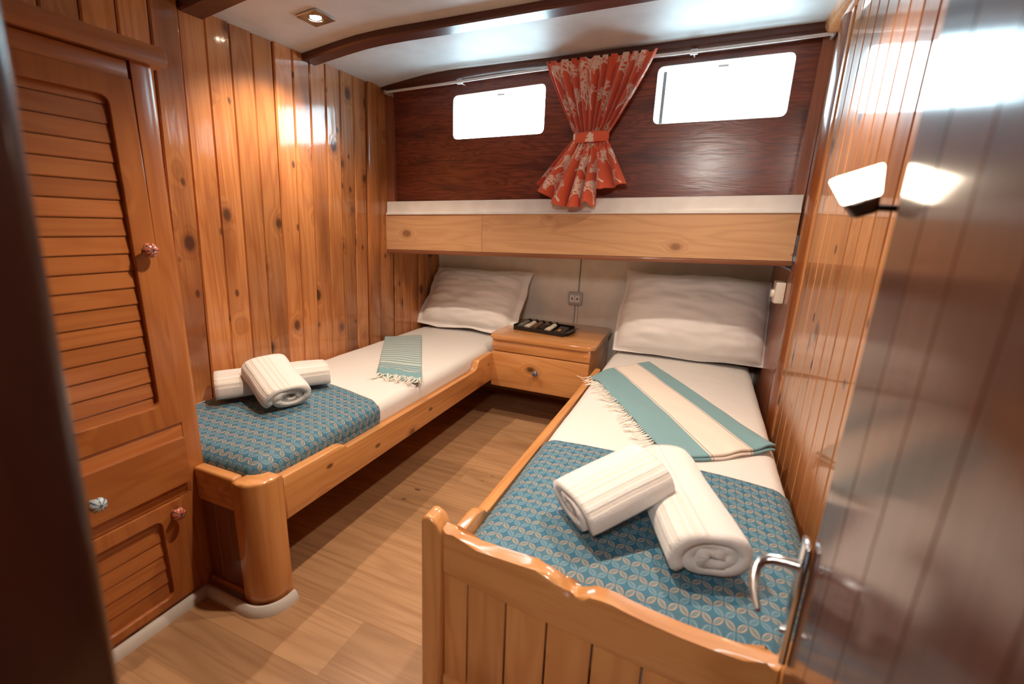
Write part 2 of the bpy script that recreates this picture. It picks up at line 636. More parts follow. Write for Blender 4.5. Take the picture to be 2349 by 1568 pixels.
def terry_mat():
    m, nt, b = new_mat('white_terry')
    k = NB(nt)
    tc = k.n('ShaderNodeTexCoord')
    uv = k.n('ShaderNodeUVMap')
    sp = k.n('ShaderNodeSeparateXYZ')
    k.L(uv.outputs[0], sp.inputs[0])
    u = sp.outputs[0]
    # flat woven dobby bands near the towel's edge, in cream
    bands = None
    for c, w in ((0.045, 0.004), (0.063, 0.005), (0.085, 0.004), (0.103, 0.006), (0.122, 0.003)):
        g = k.smooth(k.math('ABSOLUTE', k.math('SUBTRACT', u, c)), w * 1.3, w * 0.6)
        bands = g if bands is None else k.math('MAXIMUM', bands, g)
    col = k.mix(k.math('MULTIPLY', bands, 0.42), (0.74, 0.725, 0.70), (0.68, 0.59, 0.48))
    k.L(col, b.inputs['Base Color'])
    b.inputs['Roughness'].default_value = 0.95
    b.inputs['Sheen Weight'].default_value = 0.5
    b.inputs['Sheen Roughness'].default_value = 0.5
    f = k.noise(tc.outputs['Object'], 260.0, 2.0, 0.7)
    g = k.noise(tc.outputs['Object'], 22.0, 2.0)
    h = k.math('ADD', k.math('MULTIPLY', f, 0.5), k.math('MULTIPLY', g, 0.8))
    h = k.math('SUBTRACT', h, k.math('MULTIPLY', bands, 0.5))
    k.L(k.bump(h, 0.7, 0.004), b.inputs['Normal'])
    return m


terry = terry_mat()


def leaf_mat():
    """teal woven throw: lattice of leaf outlines, tan one way and pale blue the other"""
    m, nt, b = new_mat('teal_leaf_brocade')
    k = NB(nt)
    uv = k.n('ShaderNodeUVMap')
    mp = k.n('ShaderNodeMapping')
    mp.inputs['Rotation'].default_value = (0, 0, math.radians(45))
    mp.inputs['Scale'].default_value = (1 / 0.0295,) * 3
    k.L(uv.outputs[0], mp.inputs[0])
    sp = k.n('ShaderNodeSeparateXYZ')
    k.L(mp.outputs[0], sp.inputs[0])
    U, V = sp.outputs[0], sp.outputs[1]

    def fr(x, o):
        return k.math('SUBTRACT', k.math('FRACT', k.math('ADD', x, o)), 0.5)

    def leaf(along, across):
        a2 = k.math('MULTIPLY', along, 2.28)
        w = k.math('MAXIMUM', k.math('MULTIPLY', k.math('SUBTRACT', 1.0, k.math('MULTIPLY', a2, a2)), 0.20), 0.0005)
        f = k.math('DIVIDE', k.math('ABSOLUTE', across), w)
        inside = k.smooth(f, 1.05, 0.95)
        line = k.math('MULTIPLY', inside, k.smooth(f, 0.50, 0.68))
        vein = k.math('MULTIPLY', inside, k.smooth(k.math('ABSOLUTE', across), 0.028, 0.012))
        return inside, k.math('MAXIMUM', line, k.math('MULTIPLY', vein, 0.7))
    hin, hl = leaf(fr(U, 0.0), fr(V, 0.5))
    vin, vl = leaf(fr(V, 0.0), fr(U, 0.5))
    par = k.math('FLOORED_MODULO', k.math('ADD', k.math('FLOOR', U), k.math('FLOOR', V)), 2.0)
    parh = k.math('FLOORED_MODULO', k.math('ADD', k.math('FLOOR', U), k.math('FLOOR', k.math('ADD', V, 0.5))), 2.0)
    parv = k.math('FLOORED_MODULO', k.math('ADD', k.math('FLOOR', k.math('ADD', U, 0.5)), k.math('FLOOR', V)), 2.0)
    teal = (0.022, 0.125, 0.205)
    teal2 = (0.052, 0.150, 0.215)
    du, dv = fr(U, 0.0), fr(V, 0.0)
    star = k.smooth(k.math('ABSOLUTE', k.math('SUBTRACT', k.math('ABSOLUTE', du), k.math('ABSOLUTE', dv))), 0.07, 0.03)
    col = k.mix(par, teal, k.mix(k.math('MULTIPLY', star, 0.6), teal2, (0.030, 0.120, 0.190)))
    tan_, blu = (0.50, 0.345, 0.19), (0.20, 0.32, 0.37)
    col = k.mix(k.math('MULTIPLY', hin, 0.75), col, (0.050, 0.145, 0.215))
    col = k.mix(k.math('MULTIPLY', vin, 0.75), col, (0.050, 0.145, 0.215))
    col = k.mix(k.math('MULTIPLY', hl, 0.9), col, k.mix(parh, tan_, blu))
    col = k.mix(k.math('MULTIPLY', vl, 0.9), col, k.mix(parv, blu, tan_))
    k.L(col, b.inputs['Base Color'])
    b.inputs['Roughness'].default_value = 0.65
    b.inputs['Sheen Weight'].default_value = 0.04
    h = k.math('ADD', k.math('MAXIMUM', hl, vl), 0.0)
    k.L(k.bump(h, 0.12, 0.0008), b.inputs['Normal'])
    return m


leaf_cloth = leaf_mat()


def stripe_mat(name, base, stripe, stops, along=0, thin=()):
    """woven stripes: stops = list of (lo,hi) ranges of the uv coordinate (metres) that take the stripe colour"""
    m, nt, b = new_mat(name)
    k = NB(nt)
    uv = k.n('ShaderNodeUVMap')
    sp = k.n('ShaderNodeSeparateXYZ')
    k.L(uv.outputs[0], sp.inputs[0])
    t = sp.outputs[along]
    f = None
    for lo, hi in stops:
        c, w = (lo + hi) / 2, (hi - lo) / 2
        g = k.smooth(k.math('ABSOLUTE', k.math('SUBTRACT', t, c)), w + 0.0012, w - 0.0012)
        f = g if f is None else k.math('MAXIMUM', f, g)
    col = k.mix(f, base, stripe)
    for c, w, tc_ in thin:
        g = k.smooth(k.math('ABSOLUTE', k.math('SUBTRACT', t, c)), w + 0.0008, max(0.0002, w - 0.0008))
        col = k.mix(k.math('MULTIPLY', g, 0.8), col, tc_)
    tx = k.n('ShaderNodeTexCoord')
    k.L(col, b.inputs['Base Color'])
    b.inputs['Roughness'].default_value = 0.85
    b.inputs['Sheen Weight'].default_value = 0.2
    a = k.noise(tx.outputs['Object'], 14.0, 3.0)
    w2 = k.noise(tx.outputs['Object'], 700.0, 1.0)
    k.L(k.bump(k.math('ADD', a, k.math('MULTIPLY', w2, 0.06)), 0.35, 0.006), b.inputs['Normal'])
    return m


def curtain_mat():
    m, nt, b = new_mat('coral_print_cotton')
    k = NB(nt)
    at = k.n('ShaderNodeAttribute', attribute_name='print')
    tx = k.n('ShaderNodeTexCoord')
    col = k.mix(k.smooth(at.outputs['Fac'], 0.35, 0.65), (0.70, 0.110, 0.042), (0.82, 0.64, 0.52))
    k.L(col, b.inputs['Base Color'])
    b.inputs['Roughness'].default_value = 0.8
    b.inputs['Sheen Weight'].default_value = 0.2
    k.L(k.bump(k.noise(tx.outputs['Object'], 600.0, 1.0), 0.1, 0.001), b.inputs['Normal'])
    return m


coral_cloth = curtain_mat()
coral_plain = plain('plain_coral_cotton', (0.68, 0.105, 0.045), 0.8)


def knob_mat(name, base, dot, paint):
    m, nt, b = new_mat(name)
    k = NB(nt)
    tc = k.n('ShaderNodeTexCoord')
    sp = k.n('ShaderNodeSeparateXYZ')
    k.L(tc.outputs['Object'], sp.inputs[0])
    ang = k.math('ARCTAN2', sp.outputs[1], sp.outputs[0])
    rad = k.math('SQRT', k.math('ADD', k.math('MULTIPLY', sp.outputs[0], sp.outputs[0]), k.math('MULTIPLY', sp.outputs[1], sp.outputs[1])))
    pet = k.math('ABSOLUTE', k.math('SINE', k.math('MULTIPLY', ang, 4.0)))
    col = k.mix(k.smooth(pet, 0.35, 0.5), paint, base)
    col = k.mix(k.smooth(rad, 0.0055, 0.0035), col, paint)
    vo = k.n('ShaderNodeTexVoronoi')
    k.L(tc.outputs['Object'], vo.inputs['Vector'])
    vo.inputs['Scale'].default_value = 230.0
    col = k.mix(k.smooth(vo.outputs['Distance'], 0.30, 0.18), col, dot)
    k.L(col, b.inputs['Base Color'])
    b.inputs['Roughness'].default_value = 0.15
    b.inputs['Coat Weight'].default_value = 0.8
    return m


knob_red = knob_mat('hand_painted_red_glaze', (0.55, 0.13, 0.06), (0.75, 0.72, 0.66), (0.02, 0.025, 0.05))
knob_blue = knob_mat('hand_painted_blue_glaze', (0.55, 0.66, 0.70), (0.80, 0.86, 0.86), (0.02, 0.09, 0.20))
knob_navy = knob_mat('hand_painted_navy_glaze', (0.10, 0.12, 0.22), (0.70, 0.72, 0.74), (0.01, 0.012, 0.03))

# ------------------------------------------------------------------ setting: floor
FL = bxo('floor', (-2.0, 0.75, -1.1, 3.05, -0.06, -0.006), dark_gap, center=False)
FL['kind'] = 'structure'
PW, PL = 0.192, 1.26
row = 0
y = -0.25
while y < 3.0:
    x = -1.95 - (row * 0.53) % PL
    while x < 0.62:
        x0, x1 = max(x, -1.95), min(x + PL, 0.70)
        if x1 - x0 > 0.05:
            bxo('plank', (x0 + 0.0001, x1 - 0.0001, y + 0.0001, y + PW - 0.0001, -0.012, 0.0), floor_x, FL, bev=0.0003)
        x += PL
    y += PW
    row += 1

# ------------------------------------------------------------------ setting: left wall of tongue-and-groove planks
WL = bxo('wall_left', (-1.90, -1.829, 0.0, 3.02, 0.0, 1.99), dark_gap, center=False)
WL['kind'] = 'structure'
XL = -1.81


def lean(bm, k, z0):
    for v in bm.verts:
        v.co.y += k * (v.co.z - z0)


def plank_mesh(w, h, t, ky, mat, name='plank', chamfer=0.005):
    """upright board: face at x=0 looking +X, body behind; origin at its middle"""
    bm = bmesh.new()
    pts = [(-t, -w / 2), (-chamfer, -w / 2), (0, -w / 2 + chamfer), (0, w / 2 - chamfer), (-chamfer, w / 2), (-t, w / 2)]
    v0 = [bm.verts.new((a, b_, -h / 2)) for a, b_ in pts]
    v1 = [bm.verts.new((a, b_, h / 2)) for a, b_ in pts]
    bm.faces.new(v0[::-1])
    bm.faces.new(v1)
    for i in range(6):
        bm.faces.new((v0[i], v0[(i + 1) % 6], v1[(i + 1) % 6], v1[i]))
    for v in bm.verts:
        v.co.y += ky * v.co.z
    return to_mesh(bm, name, mat, 20)


LP = 0.0977
pm = plank_mesh(LP - 0.0035, 1.93, 0.018, 0.040, pine_z)
for i in range(-10, 11):
    yc = 1.105 + LP * (i + 0.5)
    yaw = -3.2 if 1.18 < yc < 1.62 else random.uniform(-0.6, 0.6)
    link('plank', pm, WL, (XL, yc, 0.965), (0, math.radians(-0.7 if yaw == -3.2 else 0), math.radians(yaw)))
# boards of the pilaster where the wall meets the hull ledge
bm = bmesh.new()
box(bm, XL - 0.018, XL + 0.012, 2.185, 2.275, 0.0, 1.93, 0.006, 2)
lean(bm, 0.04, 0.965)
put('pilaster_board', bm, pine_z, WL)
bm = bmesh.new()
box(bm, XL - 0.018, XL + 0.004, 2.278, 2.415, 0.0, 1.93, 0.004, 2)
lean(bm, 0.03, 0.965)
put('pilaster_board', bm, pine_z, WL)
pm2 = plank_mesh(0.0885, 1.0, 0.018, 0.03, pine_z)
for i in range(6):
    link('plank', pm2, WL, (XL, 2.464 + 0.092 * i, 0.5))

# ------------------------------------------------------------------ setting: right wall
XR = 0.365
WR = bxo('wall_right', (XR + 0.019, XR + 0.10, 0.20, 3.02, 0.0, 2.08), dark_gap, center=False)
WR['kind'] = 'structure'
pr_ = plank_mesh(0.0965, 2.04, 0.018, 0.012, wallr_z)
for i in range(0, 13):
    yc = 2.005 - 0.1 * i + 0.03
    o = link('plank', pr_, WR, (XR, yc, 1.02), (0, 0, math.pi))
bm = bmesh.new()                                   # half-round moulding that closes the planking at the hull side
prism(bm, [(XR + 0.02, 2.13), (XR - 0.004, 2.13), (XR - 0.018, 2.15), (XR - 0.022, 2.18), (XR - 0.018, 2.215), (XR - 0.006, 2.235), (XR + 0.02, 2.24)], 2, 0.0, 1.985)
put('corner_moulding', bm, mould_z, WR)
bm = bmesh.new()
box(bm, XR - 0.004, XR + 0.02, 2.088, 2.128, 0.0, 2.0, 0.003)
put('cover_strip', bm, wallr_z, WR)
bm = bmesh.new()
box(bm, XR - 0.002, XR + 0.02, 2.242, 3.0, 0.0, 1.04, 0.002)
put('side_board', bm, mahog_light_z, WR)
bm = bmesh.new()
box(bm, XR + 0.0, XR + 0.02, 2.242, 2.40, 1.04, 2.0, 0.002)
put('side_board', bm, mahog_light_z, WR)

# ------------------------------------------------------------------ setting: ceiling with mahogany beams
PROF = [(-1.90, 1.905), (-1.81, 1.914), (-1.70, 1.930), (-1.60, 1.944), (-1.50, 1.956), (-1.40, 1.963), (-1.28, 1.967), (-1.10, 1.970), (-0.74, 1.978), (-0.40, 1.987), (0.0, 1.997), (0.47, 2.008)]


def zceil(x):
    for (a, za), (b_, zb) in zip(PROF, PROF[1:]):
        if x <= b_:
            return za + (zb - za) * (x - a) / (b_ - a)
    return PROF[-1][1]


xs = np.linspace(-1.90, 0.47, 60)
bm = bmesh.new()
pts = [(x, zceil(x)) for x in xs] + [(0.47, 2.10), (-1.90, 2.10)]
prism(bm, pts, 1, 0.0, 2.60)
CE = put('ceiling', bm, white_ceiling, ang=30)
CE['kind'] = 'structure'


def beam(name, y0, y1, drop, mat, x0=-1.84, x1=0.40, lip=0.0):
    bm = bmesh.new()
    n = 40
    rings = []
    for i in range(n + 1):
        x = x0 + (x1 - x0) * i / n
        z = zceil(x)
        c = 0.006
        rings.append([bm.verts.new(p) for p in ((x, y0, z + 0.01), (x, y0, z - drop + c), (x, y0 + c, z - drop), (x, y1 - c, z - drop), (x, y1, z - drop + c), (x, y1, z + 0.01))])
    for i in range(n):
        for k in range(6):
            bm.faces.new((rings[i][k], rings[i][(k + 1) % 6], rings[i + 1][(k + 1) % 6], rings[i + 1][k]))
    bm.faces.new(rings[0][::-1])
    bm.faces.new(rings[-1])
    o = put(name, bm, mat)
    o['kind'] = 'structure'
    return o


beam('trim_1', 1.245, 1.335, 0.030, mahog_beam)
beam('trim_2', 1.785, 1.865, 0.030, mahog_beam)
# moulding along the top of the hull panel
bm = bmesh.new()
n = 40
rings = []
for i in range(n + 1):
    x = -1.83 + (0.345 + 1.83) * i / n
    z = zceil(x)
    zz = 1.898 + 0.030 * (x + 1.81) + 0.030 * math.exp(-((x + 1.05) / 0.42) ** 2) * 0.6
    rings.append([bm.verts.new(p) for p in ((x, 2.335, z + 0.012), (x, 2.335, max(zz + 0.022, z - 0.026)), (x, 2.347, zz + 0.008), (x, 2.362, zz), (x, 2.41, zz), (x, 2.41, z + 0.012))])
for i in range(n):
    for k in range(6):
        bm.faces.new((rings[i][k], rings[i][(k + 1) % 6], rings[i + 1][(k + 1) % 6], rings[i + 1][k]))
bm.faces.new(rings[0][::-1])
bm.faces.new(rings[-1])
o = put('trim_3', bm, mahog_beam)
o['kind'] = 'structure'
# carlin along the top of the right wall
bm = bmesh.new()
prism(bm, [(0.315, 2.02), (0.318, 1.985), (0.328, 1.965), (0.345, 1.958), (0.40, 1.958), (0.40, 2.06), (0.315, 2.06)], 1, 1.30, 2.335)
o = put('trim_4', bm, wallr_z)
o['kind'] = 'structure'

# ------------------------------------------------------------------ setting: hull panel with two windows
def quad_round(p00, p10, p11, p01, r, n=5):
    """rounded quadrilateral, corners in order"""
    P = [Vector((a, b_, 0)) for a, b_ in (p00, p10, p11, p01)]
    out = []
    for i in range(4):
        p, a, c = P[i], P[i - 1], P[(i + 1) % 4]
        d0, d1 = (a - p).normalized(), (c - p).normalized()
        for k in range(n + 1):
            t = k / n
            q = (p + d0 * r) * (1 - t) ** 2 + p * 2 * t * (1 - t) + (p + d1 * r) * t ** 2
            out.append((q.x, q.y))
    return out


WINS = [((-1.370, 1.642), (-0.846, 1.656), (-0.846, 1.883), (-1.370, 1.856)),
        ((-0.302, 1.677), (0.240, 1.686), (0.240, 1.926), (-0.302, 1.912))]


def grow(q, d):
    c = Vector((sum(p[0] for p in q) / 4, sum(p[1] for p in q) / 4))
    return [(p[0] + math.copysign(d, p[0] - c.x), p[1] + math.copysign(d, p[1] - c.y)) for p in q]


outer = [(-1.83, 1.20), (0.385, 1.20), (0.385, 2.03), (-1.83, 2.03)]
me = plate_mesh(outer, [quad_round(*grow(q, 0.004), 0.03) for q in WINS], 0.03, Matrix.Translation((0, 2.415, 0)) @ XZ_PLANE, mahog_x, 'wall_back')
WB = link('wall_back', me)
recenter(WB)
WB['kind'] = 'structure'
for nm, (xa, xb, xc, xd) in (('side_post', (-1.81, -1.755, -1.81, -1.765)), ('side_post', (0.316, 0.362, 0.325, 0.366))):
    bm = bmesh.new()
    z0, z1 = (1.25, 1.91) if xa < 0 else (1.30, 1.985)
    vs = [bm.verts.new(p) for p in ((xa, 2.375, z0), (xb, 2.375, z0), (xb, 2.405, z0), (xa, 2.405, z0), (xc, 2.375, z1), (xd, 2.375, z1), (xd, 2.405, z1), (xc, 2.405, z1))]
    for f in ((3, 2, 1, 0), (4, 5, 6, 7), (0, 1, 5, 4), (1, 2, 6, 5), (2, 3, 7, 6), (3, 0, 4, 7)):
        bm.faces.new([vs[i] for i in f])
    p = put(nm, bm, mahog_light_z)
    p.parent = WB
    p.location = p.location - WB.location
for i, q in enumerate(WINS):
    # frame: a shallow aluminium reveal with the pane at its outer side
    me = plate_mesh(quad_round(*grow(q, 0.0035), 0.03), [quad_round(*grow(q, -0.006), 0.024)], 0.06, Matrix.Translation((0, 2.433, 0)) @ XZ_PLANE, alu, 'frame', 0.002)
    W = empty('window_%d' % (i + 1), ((q[0][0] + q[1][0]) / 2, 2.433, q[0][1]))
    W['kind'] = 'structure'
    f = link('frame', me, W)
    f.location = -W.location
    me = plate_mesh(quad_round(*grow(q, -0.004), 0.024), [], 0.004, Matrix.Translation((0, 2.455, 0)) @ XZ_PLANE, win_glass, 'pane')
    g = link('pane', me, W)
    g.location = -W.location
    dx = 0.018 if i == 0 else 0.024
    bm = bmesh.new()
    xs0, zs0, zs1 = q[0][0] + dx, q[0][1] + 0.004, q[3][1] - 0.002
    box(bm, xs0 - (0.0016 if i == 0 else 0.0075), xs0 + (0.0016 if i == 0 else 0.0075), 2.459, 2.475, zs0, zs1, 0.001)
    b1 = put('sash_bar', bm, grey_plastic, None)
    bm = bmesh.new()
    xm = (q[0][0] + q[1][0]) / 2
    zt = (q[2][1] + q[3][1]) / 2
    box(bm, xm - 0.022, xm + 0.022, 2.440, 2.452, zt - 0.014, zt - 0.004, 0.002)
    b2 = put('catch', bm, white_plastic, None)
    for ob in (b1, b2):
        ob.parent = W
        ob.location = ob.location - W.location
    for ob in (f, g):
        recenter(ob)
# headboard panels behind the pillows, under the ledge
HB = bxo('wall_headboard', (-1.95, 0.75, 2.981, 3.03, 0.0, 1.25), dark_gap, center=False)
HB['kind'] = 'structure'
for a, b_ in ((-1.86, -0.7365), (-0.7345, 0.395)):
    bxo('panel', (a, b_, 2.965, 2.98, 0.0, 1.08), head_lam, HB, bev=0.001)

# corridor behind the camera, the doorway wall and its dark jamb
CO = bmesh.new()
for d in ((-1.05, -1.0, -1.1, 0.10, 0, 2.1), (0.70, 0.75, -1.1, 0.30, 0, 2.1), (-1.05, 0.75, -1.15, -1.1, 0, 2.1), (-1.05, 0.75, -1.15, 0.10, 2.02, 2.12)):
    box(CO, *d)
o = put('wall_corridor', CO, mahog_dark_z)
o['kind'] = 'structure'
WF = bmesh.new()
box(WF, -1.90, -0.475, 0.10, 0.16, 0.0, 2.05)
box(WF, 0.245, 0.75, 0.02, 0.20, 0.0, 2.05)
box(WF, -0.475, 0.245, 0.02, 0.14, 1.90, 2.12)
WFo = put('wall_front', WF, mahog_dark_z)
WFo['kind'] = 'structure'
bm = bmesh.new()
box(bm, -0.52, -0.430, 0.07, 0.175, 0.0, 2.0, 0.012, 3)
for v in bm.verts:
    v.co.x += 0.075 * (v.co.z - 1.0)
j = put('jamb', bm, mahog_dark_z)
j.parent = WFo
j.location = j.location - WFo.location

# white skirting along wardrobe and bed foot
SKP = [(0.0, 0.0), (0.019, 0.0), (0.018, 0.010), (0.013, 0.023), (0.006, 0.030), (0.0, 0.031)]
bm = bmesh.new()
sweep(bm, [(-1.358, 0.17, 0), (-1.358, 0.5, 0), (-1.358, 0.783, 0)], SKP)
o = put('baseboard_left', bm, skirt)
o['kind'] = 'structure'
bm = bmesh.new()
path = [(-1.352, 0.786, 0), (-1.25, 0.784, 0), (-1.165, 0.782, 0)]
for kx in range(1, 9):
    a = math.radians(-90 + 90 * kx / 8)
    path.append((-1.165 + 0.078 * math.cos(a), 0.860 + 0.078 * math.sin(a), 0))
path.append((-1.087, 0.885, 0))
sweep(bm, path, SKP)
o = put('baseboard_bed_foot', bm, skirt)
o['kind'] = 'structure'

# ------------------------------------------------------------------ open door on the right, hooked back
D = empty('door_1', (0.148, 0.06, 0.0), math.radians(-4.7))
D['kind'] = 'structure'
Y0, Y1, DT = 0.06, 0.694, 0.036
bxo('slab', (0.005, DT, 0.0, Y1 - Y0, 0.02, 1.88), door_z, D, bev=0.004, seg=2)
np_ = 6
for i in range(np_):
    w = (Y1 - Y0) / np_
    bm = bmesh.new()
    box(bm, -0.001, 0.008, i * w + 0.0006, (i + 1) * w - 0.0006, 0.022, 1.878, 0.0010, 1)
    lean(bm, -0.030, 0.7)
    put('board', bm, door_z, D)
HND = empty('handle', (0.0, 0, 0))
HND.parent = D
hy = 0.648 - 0.06 + 0.062
bm = bmesh.new()
box(bm, -0.012, -0.002, hy - 0.019, hy + 0.019, 0.548, 0.765, 0.004, 3)
lean(bm, -0.03, 0.65)
put('plate', bm, chrome, HND)
bm = bmesh.new()
pth = [(-0.008, hy - 0.004, 0.722), (-0.030, hy - 0.004, 0.722), (-0.048, hy - 0.005, 0.720), (-0.060, hy - 0.010, 0.716), (-0.066, hy - 0.020, 0.710),
       (-0.068, hy - 0.036, 0.702), (-0.067, hy - 0.054, 0.694), (-0.064, hy - 0.070, 0.688), (-0.061, hy - 0.082, 0.685)]
tube(bm, pth, [0.0095, 0.0085, 0.008, 0.0075, 0.0072, 0.0068, 0.0062, 0.0055, 0.004], 12)
put('lever', bm, chrome, HND)
bm = bmesh.new()
lathe(bm, [(0.0, 0.0), (0.006, 0.0), (0.006, 0.006), (0.004, 0.007), (0.0, 0.007)], 12, Matrix.Translation((-0.012, hy + 0.002, 0.60)) @ Matrix.Rotation(math.radians(-90), 4, 'Y'))
put('keyhole_rose', bm, chrome, HND)

# ------------------------------------------------------------------ wardrobe
WX = -1.36
WD = empty('wardrobe', (-1.585, 0.50, 0.0), 0, 'tall orange pine wardrobe with slatted doors and painted knobs, in the near left corner', 'wardrobe')
WDL = Vector(WD.location)


def wpart(name, dims, mat, bev=0.003, seg=2, parent=None):
    o = bxo(name, dims, mat, None, bev, seg)
    par = parent or WD
    o.parent = par
    base = WDL if par is WD else WDL + Vector(par.location)
    o.location = o.location - base
    return o


wpart('carcass', (-1.808, WX - 0.022, 0.165, 0.832, 0.0, 1.55), war_z)
bm = bmesh.new()
prism(bm, [(-1.80, 1.552), (WX + 0.020, 1.552), (WX + 0.030, 1.562), (WX + 0.030, 1.585), (WX + 0.022, 1.598), (-1.80, 1.600)], 1, 0.165, 0.868, 0.004)
o = put('cornice', bm, war_y)
o.parent = WD
o.location = o.location - WDL
bm = bmesh.new()
prism(bm, [(WX - 0.022, 0.787), (WX, 0.787), (WX, 0.826), (WX - 0.006, 0.837), (WX - 0.022, 0.84)], 2, 0.0, 1.552)
lean(bm, 0.010, 0.8)
o = put('stile', bm, war_z)
o.parent = WD
o.location = o.location - WDL
wpart('stile', (WX - 0.022, WX, 0.165, 0.245, 0.0, 1.552), war_z)
wpart('rail', (WX - 0.022, WX, 0.247, 0.787, 1.508, 1.550), war_y)
wpart('rail', (WX - 0.022, WX - 0.001, 0.247, 0.786, 0.372, 0.600), war_y)
wpart('rail', (WX - 0.022, WX - 0.001, 0.247, 0.786, 0.0, 0.042), war_y)


def slat_door(z0, z1, y0, y1, zi0, zi1, yi0, yi1, pitch, ztop, nslats, sm):
    dr = empty('door', (WX + 0.0, (y0 + y1) / 2, (z0 + z1) / 2))
    dr.parent = WD
    dr.location = dr.location - WDL
    base = WDL + Vector(dr.location)
    hole = rrect(yi0, yi1, zi0, zi1, 0.022, 4)
    me = plate_mesh([(y0, z0), (y1, z0), (y1, z1), (y0, z1)], [hole], 0.018, Matrix.Translation((WX - 0.006, 0, 0)) @ YZ_PLANE, war_z, 'frame', 0.002)
    o = link('frame', me, dr)
    o.location = -base
    recenter(o)
    # shiplap slats: each leans out at its foot over the next
    bm = bmesh.new()
    prof = [(-0.012, 0.0), (0.0, 0.0005), (0.0012, 0.003), (-0.0025, pitch - 0.0014), (-0.012, pitch - 0.0014)]
    w = (yi1 - yi0) + 0.012
    v0 = [bm.verts.new((a, -w / 2, b_ - pitch / 2)) for a, b_ in prof]
    v1 = [bm.verts.new((a, w / 2, b_ - pitch / 2)) for a, b_ in prof]
    bm.faces.new(v0)
    bm.faces.new(v1[::-1])
    for i in range(5):
        bm.faces.new((v0[i], v1[i], v1[(i + 1) % 5], v0[(i + 1) % 5]))
    me = to_mesh(bm, 'slat', sm, 20)
    for i in range(nslats):
        zc = ztop - pitch * (i + 0.5)
        s = link('slat', me, dr, Vector((WX - 0.010, (yi0 + yi1) / 2, zc)) - base)
    bk = bxo('back_panel', (WX - 0.024, WX - 0.0215, yi0 - 0.01, yi1 + 0.01, zi0 - 0.01, zi1 + 0.01), dark_gap)
    bk.parent = dr
    bk.location = bk.location - base
    return dr, base


def knob(parent, base, loc, mat, r=0.019):
    bm = bmesh.new()
    lathe(bm, [(0.0, -0.026), (0.007, -0.026), (0.006, -0.012), (0.010, -0.008), (r, 0.001), (r * 0.97, 0.006), (r * 0.78, 0.011), (r * 0.42, 0.0145), (0.0, 0.0155)], 24)
    me = to_mesh(bm, 'knob', [mat], 40)
    o = link('knob', me, parent, Vector(loc) - base)
    return o


dr, base = slat_door(0.602, 1.506, 0.249, 0.785, 0.665, 1.462, 0.30, 0.735, 0.0439, 1.484, 19, war_y)
k_ = knob(dr, base, (WX + 0.028, 0.757, 1.098), knob_red)
k_.rotation_euler = (0, math.radians(90), 0)
k_['label'] = 'red ceramic knob painted with a dark flower'
# drawer with a bevelled, slightly proud front
dw = empty('drawer', (WX, 0.51, 0.49))
dw.parent = WD
dw.location = dw.location - WDL
base = WDL + Vector(dw.location)
bm = bmesh.new()
box(bm, WX - 0.004, WX + 0.024, 0.20, 0.779, 0.415, 0.556)
for f in list(bm.faces):
    if f.normal.x > 0.9 or all(abs(v.co.x - (WX + 0.024)) < 1e-6 for v in f.verts):
        bmesh.ops.inset_region(bm, faces=[f], thickness=0.010, depth=0.0)
for v in bm.verts:
    onrim = v.co.x > WX + 0.023 and (min(abs(v.co.y - 0.20), abs(v.co.y - 0.779)) < 1e-4 or min(abs(v.co.z - 0.415), abs(v.co.z - 0.556)) < 1e-4)
    if onrim:
        v.co.x -= 0.009
o = put('front', bm, war_y)
o.parent = dw
o.location = o.location - base
k_ = knob(dw, base, (WX + 0.050, 0.536, 0.487), knob_blue)
k_.rotation_euler = (0, math.radians(90), 0)
k_['label'] = 'pale blue ceramic knob painted with swirls'
dr, base = slat_door(0.044, 0.368, 0.249, 0.745, 0.065, 0.330, 0.30, 0.692, 0.0475, 0.349, 6, war_y)
k_ = knob(dr, base, (WX + 0.028, 0.722, 0.338), knob_red)
k_.rotation_euler = (0, math.radians(90), 0)
k_['label'] = 'brownish red ceramic knob with white dots'
wpart('stile', (WX - 0.022, WX - 0.0005, 0.748, 0.786, 0.042, 0.372), war_z)

# ------------------------------------------------------------------ left bed frame
LB = empty('bed_frame', (-1.45, 1.85, 0.0), 0, 'pine bed frame along the left plank wall, with a rounded corner post', 'bed')
LBL = Vector(LB.location)


def child(o, par, base):
    o.parent = par
    o.location = Vector(o.location) - base
    return o


def side_rail(name, x0, x1, prof, z0, mat, par, base):
    """long rail seen from its side: prof = list of (y, z) along the top edge"""
    bm = bmesh.new()
    pts = [(prof[0][0], z0)] + prof + [(prof[-1][0], z0)]
    pts = [(p[0], p[1]) for p in pts]
    prism(bm, pts, 0, x0, x1, 0.007, 3)
    return child(put(name, bm, mat, ang=50), par, base)


def smooth_step(y0, z0, y1, z1, n=6):
    return [(y0 + (y1 - y0) * k / n, z0 + (z1 - z0) * (3 * (k / n) ** 2 - 2 * (k / n) ** 3)) for k in range(n + 1)]


